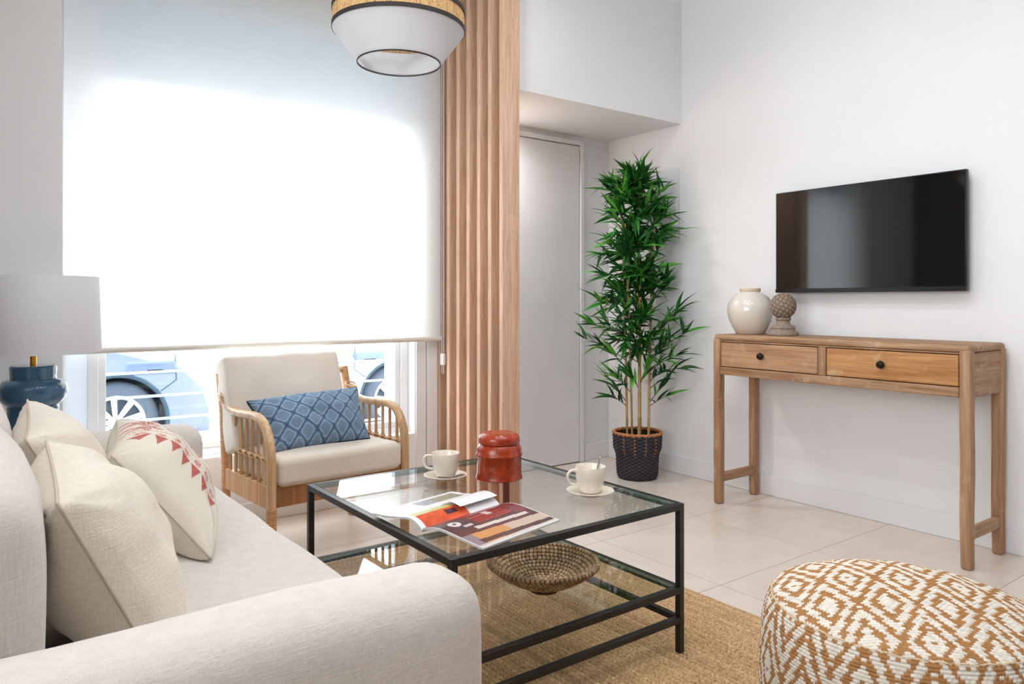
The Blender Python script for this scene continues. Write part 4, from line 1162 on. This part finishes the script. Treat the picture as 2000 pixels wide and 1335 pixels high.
# television
tv = thing('television', (3.30, 1.762, 1.04), 'flat black television mounted on the white right wall', 'television')
bx('housing', 3.292, 3.315, 1.322, 2.203, 1.040, 1.538, M['bezel'], tv, bevel=0.003)
bx('screen', 3.2895, 3.2925, 1.328, 2.197, 1.060, 1.533, M['screen'], tv)
bx('bottom_bezel', 3.2885, 3.2925, 1.322, 2.203, 1.040, 1.058, M['bezel'], tv, bevel=0.001)
bx('rear_bulge', 3.315, 3.333, 1.50, 2.02, 1.08, 1.38, M['bezel'], tv, bevel=0.004)
bx('wall_bracket', 3.333, 3.3495, 1.60, 1.92, 1.15, 1.35, M['bezel'], tv)

# ================================================================== BAMBOO
bpx, bpy_ = 3.085, 2.955
pl = thing('potted_bamboo', (bpx, bpy_, 0), 'tall artificial bamboo in a dark woven basket in the alcove corner', 'potted plant')
def basket():
    m = MB(); ns = 40; n = ns * 6; rows = 26; nh = rows * 4 + 1; H = 0.255
    P = np.zeros((n, nh, 3)); C = np.zeros((n, nh, 3)); d1, d2, og = cw(70, 68, 76), cw(46, 44, 50), cw(160, 104, 66)
    for i in range(n):
        a = 2 * PI * i / n; k = i // 6; f = (i % 6) / 6
        for j in range(nh):
            z = H * j / (nh - 1); t = z / H
            R = np.interp(t, [0, 0.03, 0.1, 0.42, 0.50, 0.58, 0.66, 0.97, 1], [0.098, 0.108, 0.113, 0.117, 0.118, 0.124, 0.133, 0.136, 0.135])
            row = j // 4; g = (j % 4) / 4
            b = math.sin(PI * f) * (1 if (row + k) % 2 else -0.4) * 0.0035 + 0.0016 * math.sin(PI * g)
            r = R + b; P[i, j] = (bpx + r * math.cos(a), bpy_ + r * math.sin(a), 0.0015 + z)
            c = d1 if (row + k) % 2 else d2
            if g == 0: c = d2 * 0.7
            if t > 0.52 and k % 3 == 0 and f < 0.34 and (row % 2): c = og
            C[i, j] = c * (0.85 + 0.3 * ((math.sin(k * 12.9 + row * 4.1) * 4375.5) % 1))
    m.grid(P, C, wrap_u=True); return m
bk = build('basket', basket(), M['attr_weave'], pl, auto=0)
m = MB(); m.lathe([(0, 0.0012), (0.098, 0.0012), (0.098, 0.004), (0, 0.004)], (bpx, bpy_, 0), 40); build('basket_base', m, M['arch'], pl)
m = MB(); m.lathe([(0.130, 0.25), (0.126, 0.2), (0.126, 0.19)], (bpx, bpy_, 0), 40); build('basket_lining', m, M['soil'], pl)
m = MB()
for q in range(2):
    m.tube([(bpx + (0.134 + 0.0035 * math.cos(14 * a + q * PI)) * math.cos(a), bpy_ + (0.134 + 0.0035 * math.cos(14 * a + q * PI)) * math.sin(a), 0.257 + 0.004 * math.sin(14 * a + q * PI)) for a in np.linspace(0, 2 * PI, 160, endpoint=False)], 0.0062, 8, closed=True)
build('basket_rim', m, plain('tan_willow_rim', rgb(186, 122, 72), 0.55, var=0.25, vscale=50), pl)
m = MB(); P = np.zeros((30, 8, 3))
for i in range(30):
    a = 2 * PI * i / 30
    for j in range(8):
        r = 0.126 * j / 7; P[i, j] = (bpx + r * math.cos(a), bpy_ + r * math.sin(a), 0.205 + 0.010 * nz(r * 40 * math.cos(a), r * 40 * math.sin(a)))
m.grid(P, wrap_u=True, flip=True); build('soil', m, M['soil'], pl)
rg = random.Random(21)
Rv = Vector((0.802, -0.597, 0)); Fv = Vector((0.597, 0.802, 0))
base = Vector((bpx, bpy_, 0))
#   lateral (towards image right), depth, height, top lean (lateral), radius
canes = [(-0.052, 0.02, 1.52, -0.035, 0.0075), (-0.030, -0.02, 1.40, -0.04, 0.007), (0.004, -0.035, 1.22, 0.008, 0.0105), (0.022, 0.03, 1.66, -0.015, 0.0085), (0.062, 0.0, 1.44, 0.03, 0.0085)]
cane_at = []
for (lx, dx, h, lean, r) in canes:
    b0 = base + Rv * lx + Fv * dx
    def fpos(z, b0=b0, lean=lean, h=h): return b0 + Rv * (lean * (z / h) ** 1.5) + Vector((0, 0, z))
    cane_at.append((fpos, h))
    m = MB(); zs = []; z = 0.20; 
    pts, rs = [], []
    while z < h:
        for dz, k in ((0, 1.0), (0.004, 1.22), (0.008, 0.94), (0.06, 0.95)):
            pts.append(fpos(z + dz)); rs.append(r * k * (1 - 0.25 * z / h))
        z += 0.125 + 0.02 * rg.random()
    m.tube(pts, rs, 10); build('cane', m, M['cane'], pl)
# leaf meshes
def leaf_mesh(L, Wd, droop, seed):
    n = 7; V = []; F = []
    for i in range(n + 1):
        t = i / n; w = Wd * (math.sin(PI * min(1, t * 0.92 + 0.08) ** 0.8)) * (1 - 0.15 * t)
        if i == n: w = 0.0003
        x = L * t; z = -droop * L * t * t + 0.0
        V += [(x, -w / 2, z + 0.18 * w), (x, 0, z), (x, w / 2, z + 0.18 * w)]
    for i in range(n):
        a = 3 * i; F += [(a, a + 3, a + 4, a + 1), (a + 1, a + 4, a + 5, a + 2)]
    return V, F
LEAF = []
for k in range(6):
    V, F = leaf_mesh(0.115 + 0.012 * k, 0.0240 + 0.0025 * (k % 3), 0.10 + 0.12 * (k % 4), k)
    LEAF.append((V, F))
leaf_me = {}
for k, (V, F) in enumerate(LEAF):
    for mn in ('leaf_a', 'leaf_b', 'leaf_c'):
        me = bpy.data.meshes.new('leaf'); me.from_pydata(V, [], F); me.materials.append(M[mn])
        me.polygons.foreach_set('use_smooth', [True] * len(me.polygons)); leaf_me[(k, mn)] = me
LV = []    # (matrix, mesh index, material, prominence)
tw = MB()
def put_leaf(p, d, size, mn):
    d = d.normalized(); up = Vector((0, 0, 1)); side = up.cross(d)
    if side.length < 1e-3: side = Vector((1, 0, 0))
    side.normalize(); nrm = d.cross(side)
    rt = Matrix((d, side, nrm)).transposed().to_4x4()
    roll = Matrix.Rotation(rg.uniform(-0.9, 0.9), 4, 'X')
    mt = Matrix.Translation(p) @ rt @ roll @ Matrix.Scale(size, 4)
    tip = mt @ Vector((0.18, 0, 0))
    if max(tip.x, p.x) > XR - 0.035 or tip.y > YA - 0.03: return
    LV.append((mt, rg.randrange(6), mn, -(p - cam.location).dot(Fv)))
def twig(start, direction, length, nleaf, tone=0.0, droop=0.25, size=1.0):
    direction = direction.normalized(); pts = []
    for i in range(7):
        t = i / 6; pts.append(start + direction * (length * t) + Vector((0, 0, -droop * length * t * t)))
    if max(p.x for p in pts) > XR - 0.03: return
    tw.tube(pts, [0.0019 * (1 - 0.7 * i / 6) + 0.0006 for i in range(7)], 5)
    for k in range(nleaf):
        t = 0.25 + 0.75 * (k + 0.5) / nleaf; p = pts[0].lerp(pts[-1], t) if False else start + direction * (length * t) + Vector((0, 0, -droop * length * t * t))
        sgn = 1 if k % 2 else -1
        axis = Vector((rg.gauss(0, 0.4), rg.gauss(0, 0.4), 1)).normalized()
        d = Matrix.Rotation(sgn * rg.uniform(0.15, 1.15), 3, axis) @ direction + Vector((rg.gauss(0, 0.2), rg.gauss(0, 0.2), rg.uniform(-0.75, 0.55)))
        q = rg.random() + tone + 0.12
        put_leaf(p, d, size * rg.uniform(0.6, 1.0), 'leaf_c' if q > 0.93 else ('leaf_b' if q > 0.60 else 'leaf_a'))
    # fan at the tip
    for k in range(3):
        d = direction + Vector((rg.gauss(0, 0.4), rg.gauss(0, 0.4), rg.gauss(0.1, 0.4))); q = rg.random() + tone + 0.15
        put_leaf(pts[-1], d, size * rg.uniform(0.6, 0.95), 'leaf_c' if q > 0.9 else ('leaf_b' if q > 0.55 else 'leaf_a'))
def dirn(az, el):   # az: 0 = image right, 90 = away, 180 = image left, 270 = towards camera
    a = math.radians(az); e = math.radians(el)
    return (Rv * math.cos(a) + Fv * math.sin(a)) * math.cos(e) + Vector((0, 0, math.sin(e)))
# crown: dense around the canes between z 0.85 and 1.72
for k in range(135):
    z = 0.98 + 0.70 * (k / 135) ** 0.85
    cands = [c for c in cane_at if c[1] > z - 0.12] or [cane_at[3]]
    f, h = rg.choice(cands); zz = min(z, h + 0.02)
    ln = np.interp(z, [0.95, 1.2, 1.45, 1.7], [0.12, 0.125, 0.11, 0.07]) * rg.uniform(0.6, 1.1)
    twig(f(zz) + Vector((0, 0, max(0, z - h))), dirn(rg.uniform(0, 360), rg.uniform(5, 65)), ln, rg.choice((4, 5, 6)), tone=(z - 1.2) * 0.25, droop=0.15)
for az, el, z, ln in ((110, 80, 1.62, 0.10), (200, 75, 1.6, 0.13), (340, 72, 1.58, 0.12), (20, 80, 1.66, 0.08), (160, 60, 1.63, 0.1)):
    twig(cane_at[3][0](z), dirn(az, el), ln, 5, tone=0.15, droop=0.05)
for z, ln in ((1.44, 0.12), (1.40, 0.14), (1.42, 0.12)):
    twig(cane_at[4][0](z), dirn(rg.uniform(-40, 60), 60), ln, 6, tone=0.15)
for k in range(44):
    z = rg.uniform(0.70, 1.08); f, h = rg.choice(cane_at)
    twig(f(z), dirn(rg.uniform(0, 360), rg.uniform(-5, 70)), rg.uniform(0.06, 0.15), rg.choice((3, 4, 5)), tone=-0.12, droop=0.3)
# middle side sprays
for (ci, z, az, el, ln, nl, tone) in ((0, 0.66, 178, 38, 0.30, 9, -0.1), (0, 0.62, 195, 50, 0.22, 7, -0.1), (0, 0.80, 185, 30, 0.20, 8, 0), (1, 0.74, 170, 55, 0.24, 8, 0),
        (4, 0.70, 5, 42, 0.26, 11, 0), (4, 0.66, -20, 48, 0.30, 12, 0.05), (4, 0.60, -40, 40, 0.22, 10, 0), (4, 0.76, 10, 55, 0.25, 11, 0.0), (4, 0.58, 330, 25, 0.20, 9, -0.1), (2, 0.70, 300, 50, 0.18, 8, 0), (4, 0.82, -30, 45, 0.24, 10, 0.05), (4, 0.64, -60, 50, 0.2, 9, 0),
        (2, 0.85, 270, 40, 0.16, 8, 0), (1, 0.88, 250, 40, 0.16, 8, 0), (3, 0.84, 290, 45, 0.16, 7, 0), (0, 0.92, 200, 35, 0.18, 8, 0.05), (3, 0.92, 90, 45, 0.16, 7, -0.1), (2, 0.62, 240, 60, 0.12, 6, -0.1)):
    twig(cane_at[ci][0](z), dirn(az, el), ln, nl, tone, droop=0.2)
# low sprays
for (ci, z, az, el, ln, nl, tone) in ((0, 0.42, 180, 58, 0.19, 6, 0.3), (0, 0.40, 200, 40, 0.11, 4, 0.0), (0, 0.50, 230, 45, 0.12, 5, 0.3), (2, 0.50, 200, 60, 0.12, 6, 0.35), (2, 0.52, 300, 60, 0.12, 6, 0.35), (4, 0.42, 0, 55, 0.18, 6, 0.25), (4, 0.40, -25, 40, 0.13, 5, 0.0), (4, 0.50, 20, 35, 0.16, 6, 0.25), (1, 0.48, 160, 50, 0.12, 4, 0), (4, 0.54, 300, 40, 0.12, 5, 0.0)):
    twig(cane_at[ci][0](z), dirn(az, el), ln, nl, tone, droop=0.15)
build('twigs', tw, M['twig'], pl)['kind'] = 'stuff'
LV.sort(key=lambda q: -q[3])
for (mt, k, mn, pr__) in LV[:300]:
    o = link(bpy.data.objects.new('leaf', leaf_me[(k, mn)])); o.parent = pl
    o.matrix_local = Matrix.Translation(-pl.location) @ mt
rest = {'leaf_a': MB(), 'leaf_b': MB(), 'leaf_c': MB()}
m = MB(); midx = []
for (mt, k, mn, pr__) in LV[300:]:
    V, F = LEAF[k]; A = np.array(mt); m.add(np.array(V) @ A[:3, :3].T + A[:3, 3], F); midx += [('leaf_a', 'leaf_b', 'leaf_c').index(mn)] * len(F)
if m.n:
    o = build('foliage', m, [M['leaf_a'], M['leaf_b'], M['leaf_c']], pl, auto=0); o.data.polygons.foreach_set('material_index', midx); o['kind'] = 'stuff'
print('leaves', len(LV))
